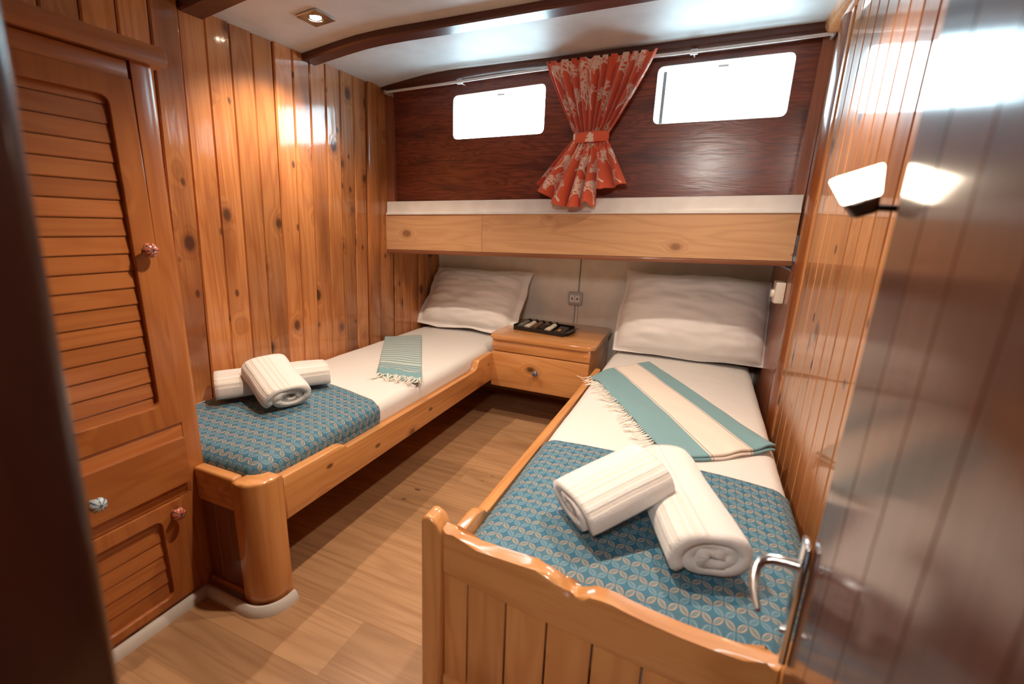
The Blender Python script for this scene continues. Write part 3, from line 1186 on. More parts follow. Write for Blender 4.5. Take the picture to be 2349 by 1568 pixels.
prof = [(0.895, 0.425), (1.135, 0.418)] + smooth_step(1.150, 0.417, 1.180, 0.388)[1:] + [(2.175, 0.386)] + smooth_step(2.19, 0.387, 2.235, 0.447)[1:] + [(2.408, 0.450)]
side_rail('side_rail', -1.138, -1.100, prof, 0.275, bed_y, LB, LBL)
bm = bmesh.new()
pl = [(-1.19, 0.885), (-1.19, 0.792), (-1.163, 0.790)]
for kx in range(1, 9):
    a = math.radians(-90 + 90 * kx / 8)
    pl.append((-1.163 + 0.068 * math.cos(a), 0.858 + 0.068 * math.sin(a)))
pl.append((-1.095, 0.889))
prism(bm, pl, 2, 0.0, 0.442, 0.009, 3)
child(put('corner_post', bm, bed_z, ang=50), LB, LBL)
bm = bmesh.new()
box(bm, -1.359, -1.188, 0.797, 0.832, 0.335, 0.447, 0.008, 3)
child(put('foot_rail', bm, bed_x), LB, LBL)
for i in range(3):
    child(bxo('base_plank', (-1.359 + 0.057 * i, -1.303 + 0.057 * i, 0.808, 0.822, 0.045, 0.337), mahog_red_z, None, 0.003), LB, LBL)
child(bxo('base_ledge', (-1.359, -1.187, 0.800, 0.83, 0.030, 0.050), war_y, None, 0.004), LB, LBL)
child(bxo('bed_board', (-1.80, -1.139, 0.845, 2.95, 0.285, 0.30), bed_y, None, 0.002), LB, LBL)
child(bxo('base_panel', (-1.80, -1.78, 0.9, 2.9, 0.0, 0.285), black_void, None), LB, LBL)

# ------------------------------------------------------------------ mattresses and throws


def fold(d, R):
    """distance beyond the inner rectangle -> (horizontal, drop)"""
    arc = R * math.pi / 2
    if d <= 0:
        return 0.0, 0.0
    if d < arc:
        a = d / R
        return R * math.sin(a), R * (1 - math.cos(a))
    return R, R + (d - arc)


def drape(x0, x1, y0, y1, top, R, s0, s1, t0, t1, ns, nt_, off=0.0, amp=0.002, seed=0.0, maxdrop=0.2, crown=0.010):
    """a sheet laid over the block x0..x1, y0..y1; s,t in unrolled metres from the inner rectangle's own coordinates"""
    xi0, xi1, yi0, yi1 = x0 + R, x1 - R, y0 + R, y1 - R
    P = np.zeros((ns, nt_, 3))
    UV = np.zeros((ns, nt_, 2))
    for i in range(ns):
        s = s0 + (s1 - s0) * i / (ns - 1)
        for j_ in range(nt_):
            t = t0 + (t1 - t0) * j_ / (nt_ - 1)
            cx, cy = min(max(s, xi0), xi1), min(max(t, yi0), yi1)
            dx, dy = s - cx, t - cy
            d = math.hypot(dx, dy)
            h, dr_ = fold(d, R)
            dr_ = min(dr_, maxdrop)
            nx, ny = (dx / d, dy / d) if d > 1e-9 else (0, 0)
            fx = max(0.0, 1 - ((2 * (cx - xi0) / (xi1 - xi0)) - 1) ** 2)
            fy = max(0.0, 1 - ((2 * (cy - yi0) / (yi1 - yi0)) - 1) ** 6)
            z = top - dr_ + crown * fx * fy
            nz = amp * (vnoise(s, t, 0, 5, seed) + 0.5 * vnoise(s, t, 0, 13, seed + 3))
            wob = off + (nz if dr_ < 0.5 * R else nz * 0.6)
            P[i, j_] = (cx + nx * (h + (wob if dr_ > 0.3 * R else 0)), cy + ny * (h + (wob if dr_ > 0.3 * R else 0)), z + (wob if dr_ <= R else 0))
            UV[i, j_] = (s, t)
    return P, UV


def mattress(name, x0, x1, y0, y1, z0, top, label, R=0.05, crown=0.010):
    arc = R * math.pi / 2
    H = top - z0 - R
    e = R - arc - H                       # unrolled margin beyond the inner rect = arc + H
    P, UV = drape(x0, x1, y0, y1, top, R, x0 + R - arc - H, x1 - R + arc + H, y0 + R - arc - H, y1 - R + arc + H, 70, 150, 0.0, 0.0025, 1.7, top - z0, crown)
    me = grid_mesh(name, P, sheet, UV)
    o = link(name, me)
    recenter(o)
    return finish(o, label, 'mattress')


ML = (-1.800, -1.142, 0.842, 2.940)
MR = (-0.440, 0.318, 0.790, 2.940)
TOPZ = 0.474
mattress('mattress', *ML, 0.302, TOPZ, 'white sheeted mattress in the bed frame along the left plank wall')
mattress('mattress', *MR, 0.290, TOPZ, 'white sheeted mattress in the bed with the scalloped footboard')


def throw(M, ya, skew, label, drop_side, drop_foot, seed, both_sides):
    R = 0.055
    arc = R * math.pi / 2
    x0, x1, y0, y1 = M
    sa = x0 + R - (arc + drop_side if both_sides else 0.0)
    sb = x1 - R + arc + drop_side
    ta = y0 + R - arc - drop_foot
    P, UV = drape(x0, x1, y0, y1, TOPZ, R, sa, sb, ta, ya, 90, 80, 0.0055, 0.0022, seed, 0.16, 0.010)
    # the free edge runs slightly askew
    ns, nt_ = P.shape[:2]
    for i in range(ns):
        k = skew * (i / (ns - 1) - 0.5)
        f = np.clip((np.arange(nt_) / (nt_ - 1) - 0.4) / 0.6, 0, 1)
        P[i, :, 1] += k * f
    me = grid_mesh('throw', P, leaf_cloth, UV)
    o = link('throw', me)
    recenter(o)
    solid(o, 0.003, -1)
    return finish(o, label, 'blanket', 'teal leaf-patterned bed throws')


throw(ML, 1.455, -0.12, 'teal leaf-patterned throw across the foot of the bed along the plank wall', 0.045, 0.045, 4.0, False)
throw(MR, 1.405, -0.02, 'teal leaf-patterned throw across the foot of the bed with the scalloped footboard', 0.045, 0.035, 9.0, True)

# ------------------------------------------------------------------ right bed frame with scalloped footboard
FBY = 0.775
RB = empty('bed_frame', (-0.06, 1.85, 0.0), 0, 'pine bed frame with a scalloped plank footboard, beside the open door', 'bed')
RBL = Vector(RB.location)


def fb_y(x):
    return FBY - 0.070 * (x + 0.47)


def fb_bend(bm):
    for v in bm.verts:
        v.co.y += -0.070 * (v.co.x + 0.47)


# post with an ear that sweeps down on to the rail
bm = bmesh.new()
ear = [(-0.530, 0.0), (-0.523, 0.530), (-0.520, 0.541), (-0.512, 0.549), (-0.501, 0.551), (-0.490, 0.546), (-0.480, 0.535), (-0.472, 0.524), (-0.468, 0.512), (-0.474, 0.0)]
prism(bm, ear, 1, FBY - 0.006, FBY + 0.044, 0.007, 3)
fb_bend(bm)
child(put('post', bm, bed_z, ang=50), RB, RBL)
top = [(-0.469, 0.526), (-0.455, 0.519), (-0.442, 0.512), (-0.425, 0.508), (-0.38, 0.506), (-0.33, 0.508), (-0.28, 0.511), (-0.24, 0.514), (-0.215, 0.513), (-0.195, 0.507), (-0.178, 0.497), (-0.165, 0.488), (-0.155, 0.484),
       (-0.148, 0.488), (-0.138, 0.495), (-0.120, 0.500), (-0.098, 0.503), (-0.075, 0.503), (-0.05, 0.499), (-0.01, 0.495), (0.05, 0.492), (0.10, 0.493), (0.15, 0.496), (0.185, 0.500), (0.205, 0.506)]
bm = bmesh.new()
prism(bm, [(-0.471, 0.408)] + top + [(0.205, 0.392), (0.0, 0.392), (-0.25, 0.400)], 1, FBY, FBY + 0.036, 0.010, 4)
fb_bend(bm)
child(put('top_rail', bm, bed_x, ang=50), RB, RBL)
bm = bmesh.new()
ear2 = [(0.262, 0.0), (0.262, 0.530), (0.256, 0.545), (0.245, 0.551), (0.232, 0.548), (0.221, 0.538), (0.212, 0.522), (0.205, 0.508), (0.207, 0.0)]
prism(bm, ear2[::-1], 1, FBY - 0.006, FBY + 0.044, 0.007, 3)
fb_bend(bm)
child(put('post', bm, bed_z, ang=50), RB, RBL)
xb = [-0.472, -0.405, -0.306, -0.209, -0.109, -0.009, 0.09, 0.207]
for a, b_ in zip(xb, xb[1:]):
    bm = bmesh.new()
    box(bm, a + 0.0015, b_ - 0.0015, FBY + 0.012, FBY + 0.028, 0.05, 0.412, 0.004, 2)
    fb_bend(bm)
    child(put('footboard_plank', bm, bed_z), RB, RBL)
bm = bmesh.new()
box(bm, -0.472, 0.206, FBY + 0.004, FBY + 0.034, 0.03, 0.10, 0.006, 2)
fb_bend(bm)
child(put('bottom_rail', bm, bed_x), RB, RBL)
prof = [(0.820, 0.488), (0.905, 0.488), (0.93, 0.486)] + smooth_step(0.935, 0.484, 0.975, 0.452)[1:] + [(2.39, 0.452)]
side_rail('side_rail', -0.474, -0.444, prof, 0.26, bed_y, RB, RBL)
child(bxo('bed_board', (-0.443, 0.33, 0.83, 2.95, 0.272, 0.288), bed_y, None, 0.002), RB, RBL)
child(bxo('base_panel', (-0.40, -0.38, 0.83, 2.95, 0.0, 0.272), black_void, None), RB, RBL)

# ------------------------------------------------------------------ overhead ledge with white lip
LG = empty('ledge', (-0.72, 2.36, 1.0), 0, 'oak-faced overhead ledge with a white lip, spanning the cabin above both pillows', 'shelf')
LGL = Vector(LG.location)
for a, b_ in ((-1.826, -1.16), (-1.1595, 0.356)):
    bm = bmesh.new()
    box(bm, a, b_, 2.352, 2.372, 1.020, 1.224, 0.001)
    bmesh.ops.subdivide_edges(bm, edges=[e for e in bm.edges if abs(e.verts[0].co.x - e.verts[1].co.x) > 0.3], cuts=6)
    shear_back(bm)
    child(put('fascia_board', bm, oak_x), LG, LGL)
bm = bmesh.new()
box(bm, -1.829, 0.3555, 2.350, 2.376, 0.998, 1.019, 0.003, 2)
shear_back(bm)
child(put('edge_strip', bm, trim_x), LG, LGL)
bm = bmesh.new()
prism(bm, [(2.344, 1.2245), (2.344, 1.231), (2.352, 1.236), (2.356, 1.244), (2.358, 1.296), (2.362, 1.300), (2.372, 1.300), (2.372, 1.2245)], 0, -1.800, 0.3555)
shear_back(bm)
child(put('white_lip', bm, white_lam), LG, LGL)
bm = bmesh.new()
box(bm, -1.80, 0.36, 2.374, 2.965, 1.002, 1.018)
shear_back(bm)
child(put('underside', bm, white_lam), LG, LGL)
bm = bmesh.new()
box(bm, -1.80, 0.36, 2.374, 2.965, 1.215, 1.222)
shear_back(bm)
child(put('ledge_top', bm, white_lam), LG, LGL)

# ------------------------------------------------------------------ nightstand
NS = empty('nightstand', (-0.81, 2.69, 0.245), 0, 'pine nightstand with one drawer, hung between the two beds', 'nightstand')
NSL = Vector(NS.location)
NF = 2.412
bm = bmesh.new()
prism(bm, rrect(-1.122, -0.492, 2.395, 2.960, 0.035, 6), 2, 0.535, 0.562, 0.011, 4)
child(put('top', bm, bed_x, ang=50), NS, NSL)
child(bxo('carcass', (-1.098, -0.512, NF + 0.012, 2.955, 0.252, 0.536), bed_y, None, 0.003), NS, NSL)
child(bxo('apron', (-1.102, -0.510, NF - 0.006, NF + 0.013, 0.466, 0.535), bed_x, None, 0.004, 2), NS, NSL)
for px in (-1.085, -0.535):
    bm = bmesh.new()
    lathe(bm, [(0.0, 0.0), (0.0065, 0.0), (0.0065, 0.0025), (0.005, 0.0035), (0.0, 0.0035)], 12, Matrix.Translation((px, NF - 0.006, 0.500)) @ Matrix.Rotation(math.radians(90), 4, 'X'))
    child(put('dowel', bm, bed_z), NS, NSL)
nd = empty('drawer', (-0.806, NF, 0.355))
nd.parent = NS
nd.location = Vector((-0.806, NF, 0.355)) - NSL
o = bxo('front', (-1.104, -0.512, NF - 0.010, NF + 0.011, 0.246, 0.461), bed_x, None, 0.004, 2)
child(o, nd, Vector((-0.806, NF, 0.355)))
k_ = knob(nd, Vector((-0.806, NF, 0.355)), (-0.815, NF - 0.034, 0.368), knob_navy, 0.017)
k_.rotation_euler = (math.radians(90), 0, 0)
k_['label'] = 'navy ceramic knob with white dots'

# ------------------------------------------------------------------ tray of toiletries
TZ = 0.562
TR = empty('tray', (-0.865, 2.66, TZ), math.radians(-7), 'black open tray of little toiletry bottles on the pine nightstand', 'tray')
for nm, d in (('base', (-0.165, 0.165, -0.09, 0.09, 0.0, 0.004)), ('front_wall', (-0.165, 0.165, -0.094, -0.090, 0.0, 0.026)), ('back_wall', (-0.165, 0.165, 0.090, 0.094, 0.0, 0.036)),
              ('end_wall', (-0.169, -0.165, -0.094, 0.094, 0.0, 0.034)), ('end_wall', (0.165, 0.169, -0.094, 0.094, 0.0, 0.022))):
    bxo(nm, d, dark_plastic, TR, 0.001)


def liquid(name, col, alpha_rough=0.12):
    return plain(name, col, alpha_rough, coat=0.6)


BOT = [('clear grey gel', (0.13, 0.12, 0.115)), ('cream lotion', (0.62, 0.54, 0.42)), ('brown gel', (0.10, 0.055, 0.03)), ('dark brown gel', (0.03, 0.02, 0.015)), ('pale cream lotion', (0.66, 0.58, 0.46))]
LABS = ['smoky clear toiletry bottle, first from the left end of the black tray', 'cream lotion bottle between the smoky clear and the brown bottle in the black tray', 'brown gel bottle in the middle of the black tray',
        'near-black bottle between the brown bottle and a cream one in the black tray', 'pale cream lotion bottle next to the small dark box in the black tray']
for i, ((nm, c), lab) in enumerate(zip(BOT, LABS)):
    M = TR.matrix_basis @ Matrix.Translation((-0.138 + 0.047 * i, -0.072, 0.0200)) @ Matrix.Rotation(math.radians(-3), 4, 'Z') @ Matrix.Rotation(math.radians(8), 4, 'X') @ Matrix.Rotation(math.radians(-90), 4, 'X')
    B = empty('bottle', (0, 0, 0), 0, lab, 'bottle', 'toiletry bottles in the black tray')
    B.matrix_world = M
    bm = bmesh.new()
    lathe(bm, [(0.0, 0.0), (0.0165, 0.0), (0.018, 0.002), (0.018, 0.100), (0.0165, 0.106), (0.011, 0.112), (0.008, 0.114), (0.008, 0.118)], 20)
    for v in bm.verts:
        v.co.y *= 0.72
    put('body', bm, liquid(nm.replace(' ', '_'), c), B)
    bm = bmesh.new()
    lathe(bm, [(0.0, 0.118), (0.0115, 0.118), (0.012, 0.120), (0.012, 0.136), (0.0105, 0.138), (0.0, 0.138)], 16)
    put('cap', bm, dark_plastic, B)
    if i in (1, 4):
        # printed mark on the label: small dark blossom strokes
        bm = bmesh.new()
        for q in range(7):
            a = q * 0.9
            box(bm, -0.006 + 0.002 * math.sin(a * 3), -0.004 + 0.005 * (q % 3), -0.0136, -0.0131, 0.030 + 0.008 * q, 0.034 + 0.008 * q)
        put('label_print', bm, bead_dark, B)
BXm = plain('brown_gold_print', (0.55, 0.24, 0.05), 0.4)
B = empty('soap_box', (0, 0, 0), 0, 'small dark box with an orange label at the right end of the black tray', 'box')
B.matrix_world = TR.matrix_basis @ Matrix.Translation((0.118, -0.015, 0.005)) @ Matrix.Rotation(math.radians(7), 4, 'X')
bxo('carton', (-0.030, 0.030, -0.055, 0.065, 0.0, 0.018), plain('charcoal_carton', (0.045, 0.038, 0.035), 0.4), B, 0.001)
bxo('printed_window', (-0.020, 0.016, -0.036, 0.030, 0.018, 0.0188), dark_plastic, B)
bxo('orange_label', (-0.013, 0.004, -0.024, 0.008, 0.0188, 0.0195), BXm, B)
B = empty('card', (0, 0, 0), 0, 'dark card leaning on the right end wall of the black tray', 'card')
B.matrix_world = TR.matrix_basis @ Matrix.Translation((0.176, 0.0, 0.020)) @ Matrix.Rotation(math.radians(-12), 4, 'Y')
o = bxo('sheet', (-0.022, 0.022, -0.085, 0.085, -0.0, 0.002), plain('dark_grey_card', (0.04, 0.035, 0.033), 0.4), B)

# ------------------------------------------------------------------ socket, cable, dimmer
SK = empty('socket', (-0.755, 2.965, 0.735), 0, 'grey double wall socket on the cream panel above the nightstand', 'socket')
bm = bmesh.new()
prism(bm, rrect(-0.046, 0.046, -0.042, 0.042, 0.008, 4), 1, -0.030, -0.0005, 0.004, 2)
put('box', bm, grey_plastic, SK)
for sx in (-0.017, 0.017):
    f = bxo('insert', (sx - 0.0155, sx + 0.0155, -0.034, -0.0295, -0.024, 0.024), white_plastic, SK, 0.001)
    bxo('slot', (-0.004, 0.004, -0.0028, -0.0022, -0.008, 0.008), slot_dark, f)
for sx, sz in ((-0.037, -0.033), (0.037, 0.033)):
    bm = bmesh.new()
    lathe(bm, [(0, 0), (0.003, 0), (0.0025, 0.0012), (0, 0.0012)], 10, Matrix.Translation((sx, -0.0302, sz)) @ Matrix.Rotation(math.radians(90), 4, 'X'))
    put('screw', bm, chrome, SK)
bm = bmesh.new()
tube(bm, [(-0.738, 2.962, 1.02), (-0.739, 2.962, 0.90), (-0.742, 2.962, 0.779)], 0.0017, 6)
tube(bm, [(-0.757, 2.962, 0.693), (-0.757, 2.961, 0.62), (-0.758, 2.960, 0.566)], 0.0017, 6)
o = put('cable', bm, gunmetal)
finish(o, 'thin dark cable running down the cream panel through the grey socket', 'cable')
DM = empty('dimmer_switch', (XR - 0.003, 2.46, 0.935), 0, 'cream surface-mounted switch with a round knob, on the right-hand side board', 'switch')
bm = bmesh.new()
prism(bm, rrect(-0.045, 0.045, -0.050, 0.050, 0.008, 4), 0, -0.040, 0.0, 0.005, 2)
put('body', bm, cream_plastic, DM)
bm = bmesh.new()
lathe(bm, [(0.021, 0.0), (0.020, 0.010), (0.018, 0.013), (0.0, 0.014)], 20, Matrix.Translation((-0.040, 0.0, -0.006)) @ Matrix.Rotation(math.radians(-90), 4, 'Y'))
put('dial', bm, cream_plastic, DM)

# ------------------------------------------------------------------ pillows


def pillow(name, W, H, T, bottom, ang, label, seed, crease=0.010, bend=0.0, flange=0.10, tilt=0.0, lift=None):
    nu, nv = 72, 60
    front, back = np.zeros((nu, nv, 3)), np.zeros((nu, nv, 3))
    ca, sa = math.cos(math.radians(ang)), math.sin(math.radians(ang))
    for i in range(nu):
        u = -1 + 2 * i / (nu - 1)
        for j_ in range(nv):
            v = -1 + 2 * j_ / (nv - 1)
            ub, vb = u / (1 - flange), v / (1 - flange)
            inside = max(0.0, 1 - abs(ub) ** 3.2) * max(0.0, 1 - abs(vb) ** 3.0)
            th = T * inside ** 0.55
            pinch = 1 - 0.06 * (u * u) * (1 - v * v) * 0.5 - 0.05 * (v * v) * 0.4
            px = u * W / 2 * (1 - 0.035 * (1 - abs(u)) * 0 - 0.03 * (1 - v * v) * 0)
            py = (v + 1) / 2 * H
            # rumpled outline of the flange
            edge = max(abs(u), abs(v)) ** 6
            rx = edge * 0.020 * vnoise(u, v, 0, 1.6, seed)
            ry = edge * 0.022 * vnoise(u, v, 2, 1.7, seed + 5)
            w1 = crease * vnoise(u * 1.2 + v * 0.9, v * 2.6 - u * 0.6, 0, 1.9, seed) * (0.4 + inside)
            w2 = crease * 0.55 * vnoise(u * 2 - v, v * 4 + u, 4, 2.2, seed)
            edge_wave = edge * 0.012 * vnoise(u * 2, v * 2, 7, 2.0, seed)
            for side, arr in ((1, front), (-1, back)):
                d = side * (th * (0.62 if side > 0 else 0.38)) + (w1 + w2 if side > 0 else 0) * min(1, inside * 4) + edge_wave + side * 0.0015
                a_h = py + ry
                bnd = bend * (a_h / H) ** 2
                arr[i, j_] = (px + rx + tilt * a_h, a_h * ca - d * sa - bnd * -1.0, a_h * sa + d * ca)
    P = np.concatenate([front, back[::-1]], 0)
    me = grid_mesh(name, P, pillow_mat, None, close_u=True)
    o = link(name, me, None, bottom)
    return finish(o, label, 'pillow', 'white pillows against the cream panel')


pillow('pillow', 0.74, 0.46, 0.16, (-1.445, 2.660, 0.498), 56, 'white flanged pillow leaning between the plank wall and the nightstand', 2.3, crease=0.016, flange=0.11, tilt=0.06)
pillow('pillow', 0.80, 0.50, 0.25, (-0.035, 2.672, 0.500), 62, 'large white pillow leaning behind the bed with the scalloped footboard', 11.0, crease=0.013, flange=0.035, tilt=0.02)

# ------------------------------------------------------------------ rolled white towels


def rolled(name, length, w, h, turns, label, seed, mtx, flap=0.0, flip=False):
    """terry towel rolled into a flattened spiral; the layers show at both ends"""
    nth = int(turns * 30) + 1
    th = 0.0105
    outer_r = 1.0
    prof_o, prof_i, arc = [], [], [0.0]
    a_end = 2 * math.pi * turns
    pts = []
    sx_ = -1.0 if flip else 1.0
    for i in range(nth):
        a = a_end * i / (nth - 1)                       # a=0 outer flap edge
        r = 1.0 - 0.86 * (a / a_end)
        c_, s_ = math.cos(a + flap), math.sin(a + flap)
        pts.append(Vector((sx_ * math.copysign(abs(c_) ** 0.84, c_) * r * w / 2, 0, math.copysign(abs(s_) ** 0.84, s_) * r * h / 2)))
    loop = []
    n = len(pts)
    for i, p in enumerate(pts):
        a_, b_ = pts[max(0, i - 1)], pts[min(n - 1, i + 1)]
        t = (b_ - a_).normalized()
        nrm = Vector((t.z, 0, -t.x))
        if nrm.dot(p) < 0:
            nrm = -nrm
        pts_th = 0.445 * (abs(nrm.x) * w / 2 + abs(nrm.z) * h / 2) * 0.86 / turns * (1 if i else 0.6)
        prof_o.append(p + nrm * pts_th)
        prof_i.append(p - nrm * pts_th)
        if i:
            arc.append(arc[-1] + (pts[i] - pts[i - 1]).length)
    loop = prof_o + prof_i[::-1]
    arcl = arc + arc[::-1]
    nl = 26
    m_ = len(loop)
    P = np.zeros((m_, nl, 3))
    UV = np.zeros((m_, nl, 2))
    for j_ in range(nl):
        y = -length / 2 + length * j_ / (nl - 1)
        for i in range(m_):
            p = loop[i]
            e = 1 - abs(2 * j_ / (nl - 1) - 1) ** 8
            q = vnoise(p.x * 9, y * 7, p.z * 9, 1.0, seed) * 0.006
            tele = 0.004 * math.sin(arcl[i] * 9 + seed) * (abs(2 * j_ / (nl - 1) - 1) ** 3) * (1 if j_ > nl / 2 else -1)
            rr = math.hypot(p.x, p.z) + 1e-6
            s = 1 - 0.03 * (1 - e)
            P[i, j_] = (p.x * s + p.x / rr * q, y + tele, p.z * s + p.z / rr * q)
            UV[i, j_] = (arcl[i], y)
    me = grid_mesh(name, P, terry, UV, close_u=True)
    o = link(name, me)
    # close the ends (strip between outer and inner walls of the wound cloth)
    bm = bmesh.new()
    bm.from_mesh(me)
    bm.verts.ensure_lookup_table()
    uvl = bm.loops.layers.uv.verify()
    for j_ in (0, nl - 1):
        for i in range(n - 1):
            ids = (i, i + 1, m_ - 2 - i, m_ - 1 - i)
            vs = [bm.verts[q * nl + j_] for q in ids]
            if len(set(vs)) == 4:
                try:
                    f = bm.faces.new(vs)
                    f.smooth = True
                    for lp in f.loops:
                        lp[uvl].uv = (0.3, 0)
                except ValueError:
                    pass
    bmesh.ops.recalc_face_normals(bm, faces=bm.faces)
    bm.to_mesh(me)
    bm.free()
    o.matrix_world = mtx
    return finish(o, label, 'towel', 'rolled white bath towels')


def axis_mtx(a, b_, roll=0.0):
    a, b_ = Vector(a), Vector(b_)
    y = (b_ - a).normalized()
    x = y.cross(Vector((0, 0, 1))).normalized()
    z = x.cross(y)
    M = Matrix((x, y, z)).transposed().to_4x4()
    return Matrix.Translation((a + b_) / 2) @ M @ Matrix.Rotation(roll, 4, 'Y'), (b_ - a).length


TB = 0.492
m4, ln = axis_mtx((0.098, 0.915, TB + 0.053), (-0.035, 1.285, TB + 0.053))
rolled('rolled_towel', ln, 0.165, 0.105, 2.6, 'long rolled white towel lying under another on the bed by the open door', 1.0, m4, math.radians(-35), True)
m4, ln = axis_mtx((-0.222, 0.960, TB + 0.052), (-0.060, 1.118, TB + 0.118))
rolled('rolled_towel', ln, 0.172, 0.098, 2.3, 'rolled white towel with cream bands, resting across another on the bed by the open door', 5.0, m4, math.radians(-20))
m4, ln = axis_mtx((-1.702, 1.125, TB + 0.050), (-1.475, 1.462, TB + 0.050))
rolled('rolled_towel', ln, 0.155, 0.100, 2.5, 'long rolled white towel lying under another on the bed along the plank wall', 8.0, m4, math.radians(-30))
m4, ln = axis_mtx((-1.370, 1.180, TB + 0.046), (-1.575, 1.255, TB + 0.120))
rolled('rolled_towel', ln, 0.165, 0.090, 2.2, 'rolled white towel tilted across another on the bed along the plank wall', 12.0, m4, math.radians(-30), True)

# ------------------------------------------------------------------ striped hammam towels
TEAL, CREAM = (0.165, 0.325, 0.365), (0.76, 0.68, 0.60)
ST = [(-0.02 + 0.036 * i, -0.02 + 0.036 * i + 0.0175) for i in range(0, 19)]
ham_l = stripe_mat('narrow_striped_hammam_cloth', (0.50, 0.56, 0.52), TEAL, [(0.0, 0.175)] + [(0.205 + 0.036 * i, 0.205 + 0.036 * i + 0.017) for i in range(16)],
                   along=1, thin=((0.065, 0.004, CREAM), (0.115, 0.004, CREAM), (0.150, 0.0025, CREAM)))
ham_r = stripe_mat('broad_striped_hammam_cloth', CREAM, TEAL, [(-0.02, 0.155), (0.318, 0.60)], along=0,
                   thin=((0.163, 0.0035, (0.40, 0.34, 0.30)), (0.170, 0.003, (0.8, 0.75, 0.68)), (0.311, 0.0035, (0.40, 0.34, 0.30)), (0.302, 0.003, (0.8, 0.75, 0.68))))


def mat_top(M, x, y):
    x0, x1, y0, y1 = M
    R = 0.05
    fx = max(0.0, 1 - ((2 * (min(max(x, x0 + R), x1 - R) - x0 - R) / (x1 - x0 - 2 * R)) - 1) ** 2)
    return TOPZ + 0.010 * fx


def fringe(par, base, pts, dirs, n, ln, seed):
    rnd = random.Random(seed)
    bm = bmesh.new()
    for i in range(n):
        f = (i + rnd.random() * 0.5) / n * (len(pts) - 1)
        k0 = min(int(f), len(pts) - 2)
        t = f - k0
        p = Vector(pts[k0]) * (1 - t) + Vector(pts[k0 + 1]) * t
        d = Vector(dirs).normalized()
        d = (Matrix.Rotation(rnd.uniform(-0.7, 0.7), 3, 'Z') @ d)
        L_ = ln * rnd.uniform(0.6, 1.25)
        cur = rnd.uniform(-1, 1) * 0.35
        side = Vector((-d.y, d.x, 0))
        path = [p + d * L_ * s + side * cur * L_ * s * s + Vector((0, 0, -0.010 * min(1, s * 2.5) + 0.003 * math.sin(s * 6 + i))) for s in (0, 0.25, 0.5, 0.75, 1.0)]
        tube(bm, path, [0.0022, 0.0022, 0.0018, 0.0018, 0.0012], 5)
    o = put('fringe', bm, fringe_mat, None)
    o['kind'] = 'stuff'
    child(o, par, base)


# narrow striped one, folded into a strip on the left bed: back end by the wall, fringed end towards the aisle
A0, A1 = Vector((-1.790, 2.285)), Vector((-1.600, 2.405))       # back edge
B0, B1 = Vector((-1.350, 1.660)), Vector((-1.130, 1.695))       # front edge
H1 = empty('hammam_towel', (-1.46, 2.02, TOPZ + 0.01), 0, 'folded hammam towel with narrow teal stripes and a white fringe', 'towel')
base1 = Vector(H1.location)
for layer, (nm, dz, sh) in enumerate((('fold', 0.012, 0.0), ('under_fold', 0.004, 0.012))):
    nu, nv = 30, 90
    P, UV = np.zeros((nu, nv, 3)), np.zeros((nu, nv, 2))
    for i in range(nu):
        u = i / (nu - 1)
        for j_ in range(nv):
            v = j_ / (nv - 1)
            p = (A0 * (1 - u) + A1 * u) * v + (B0 * (1 - u) + B1 * u) * (1 - v)
            c = p + Vector((0, -1)) * sh * (1 - v)
            bulge = 0.020 * math.exp(-((v - 0.07) / 0.07) ** 2) * (0.55 + 0.8 * abs(vnoise(u * 3, v, 0, 1.6, 3.0))) * (1 if layer == 0 else 0.3)
            z = mat_top(ML, c.x, c.y) + dz + bulge + 0.0025 * vnoise(u * 2, v * 8, 0, 1.3, 6.0) - 0.010 * (max(0, 0.03 - v) / 0.03) * (layer == 0)
            P[i, j_] = (c.x, c.y, z)
            UV[i, j_] = (u * 0.22, v * 0.76 + 0.012 * vnoise(u * 3.0, v * 6, 1, 1.0, 2.0))
    o = link(nm, grid_mesh(nm, P, ham_l, UV), None)
    recenter(o)
    solid(o, 0.006, -1)
    child(o, H1, base1)
fringe(H1, base1, [(B0.x, B0.y, TOPZ + 0.022), ((B0.x + B1.x) / 2, (B0.y + B1.y) / 2, TOPZ + 0.024), (B1.x, B1.y, TOPZ + 0.022)], (0.12, -1, 0), 34, 0.060, 3)

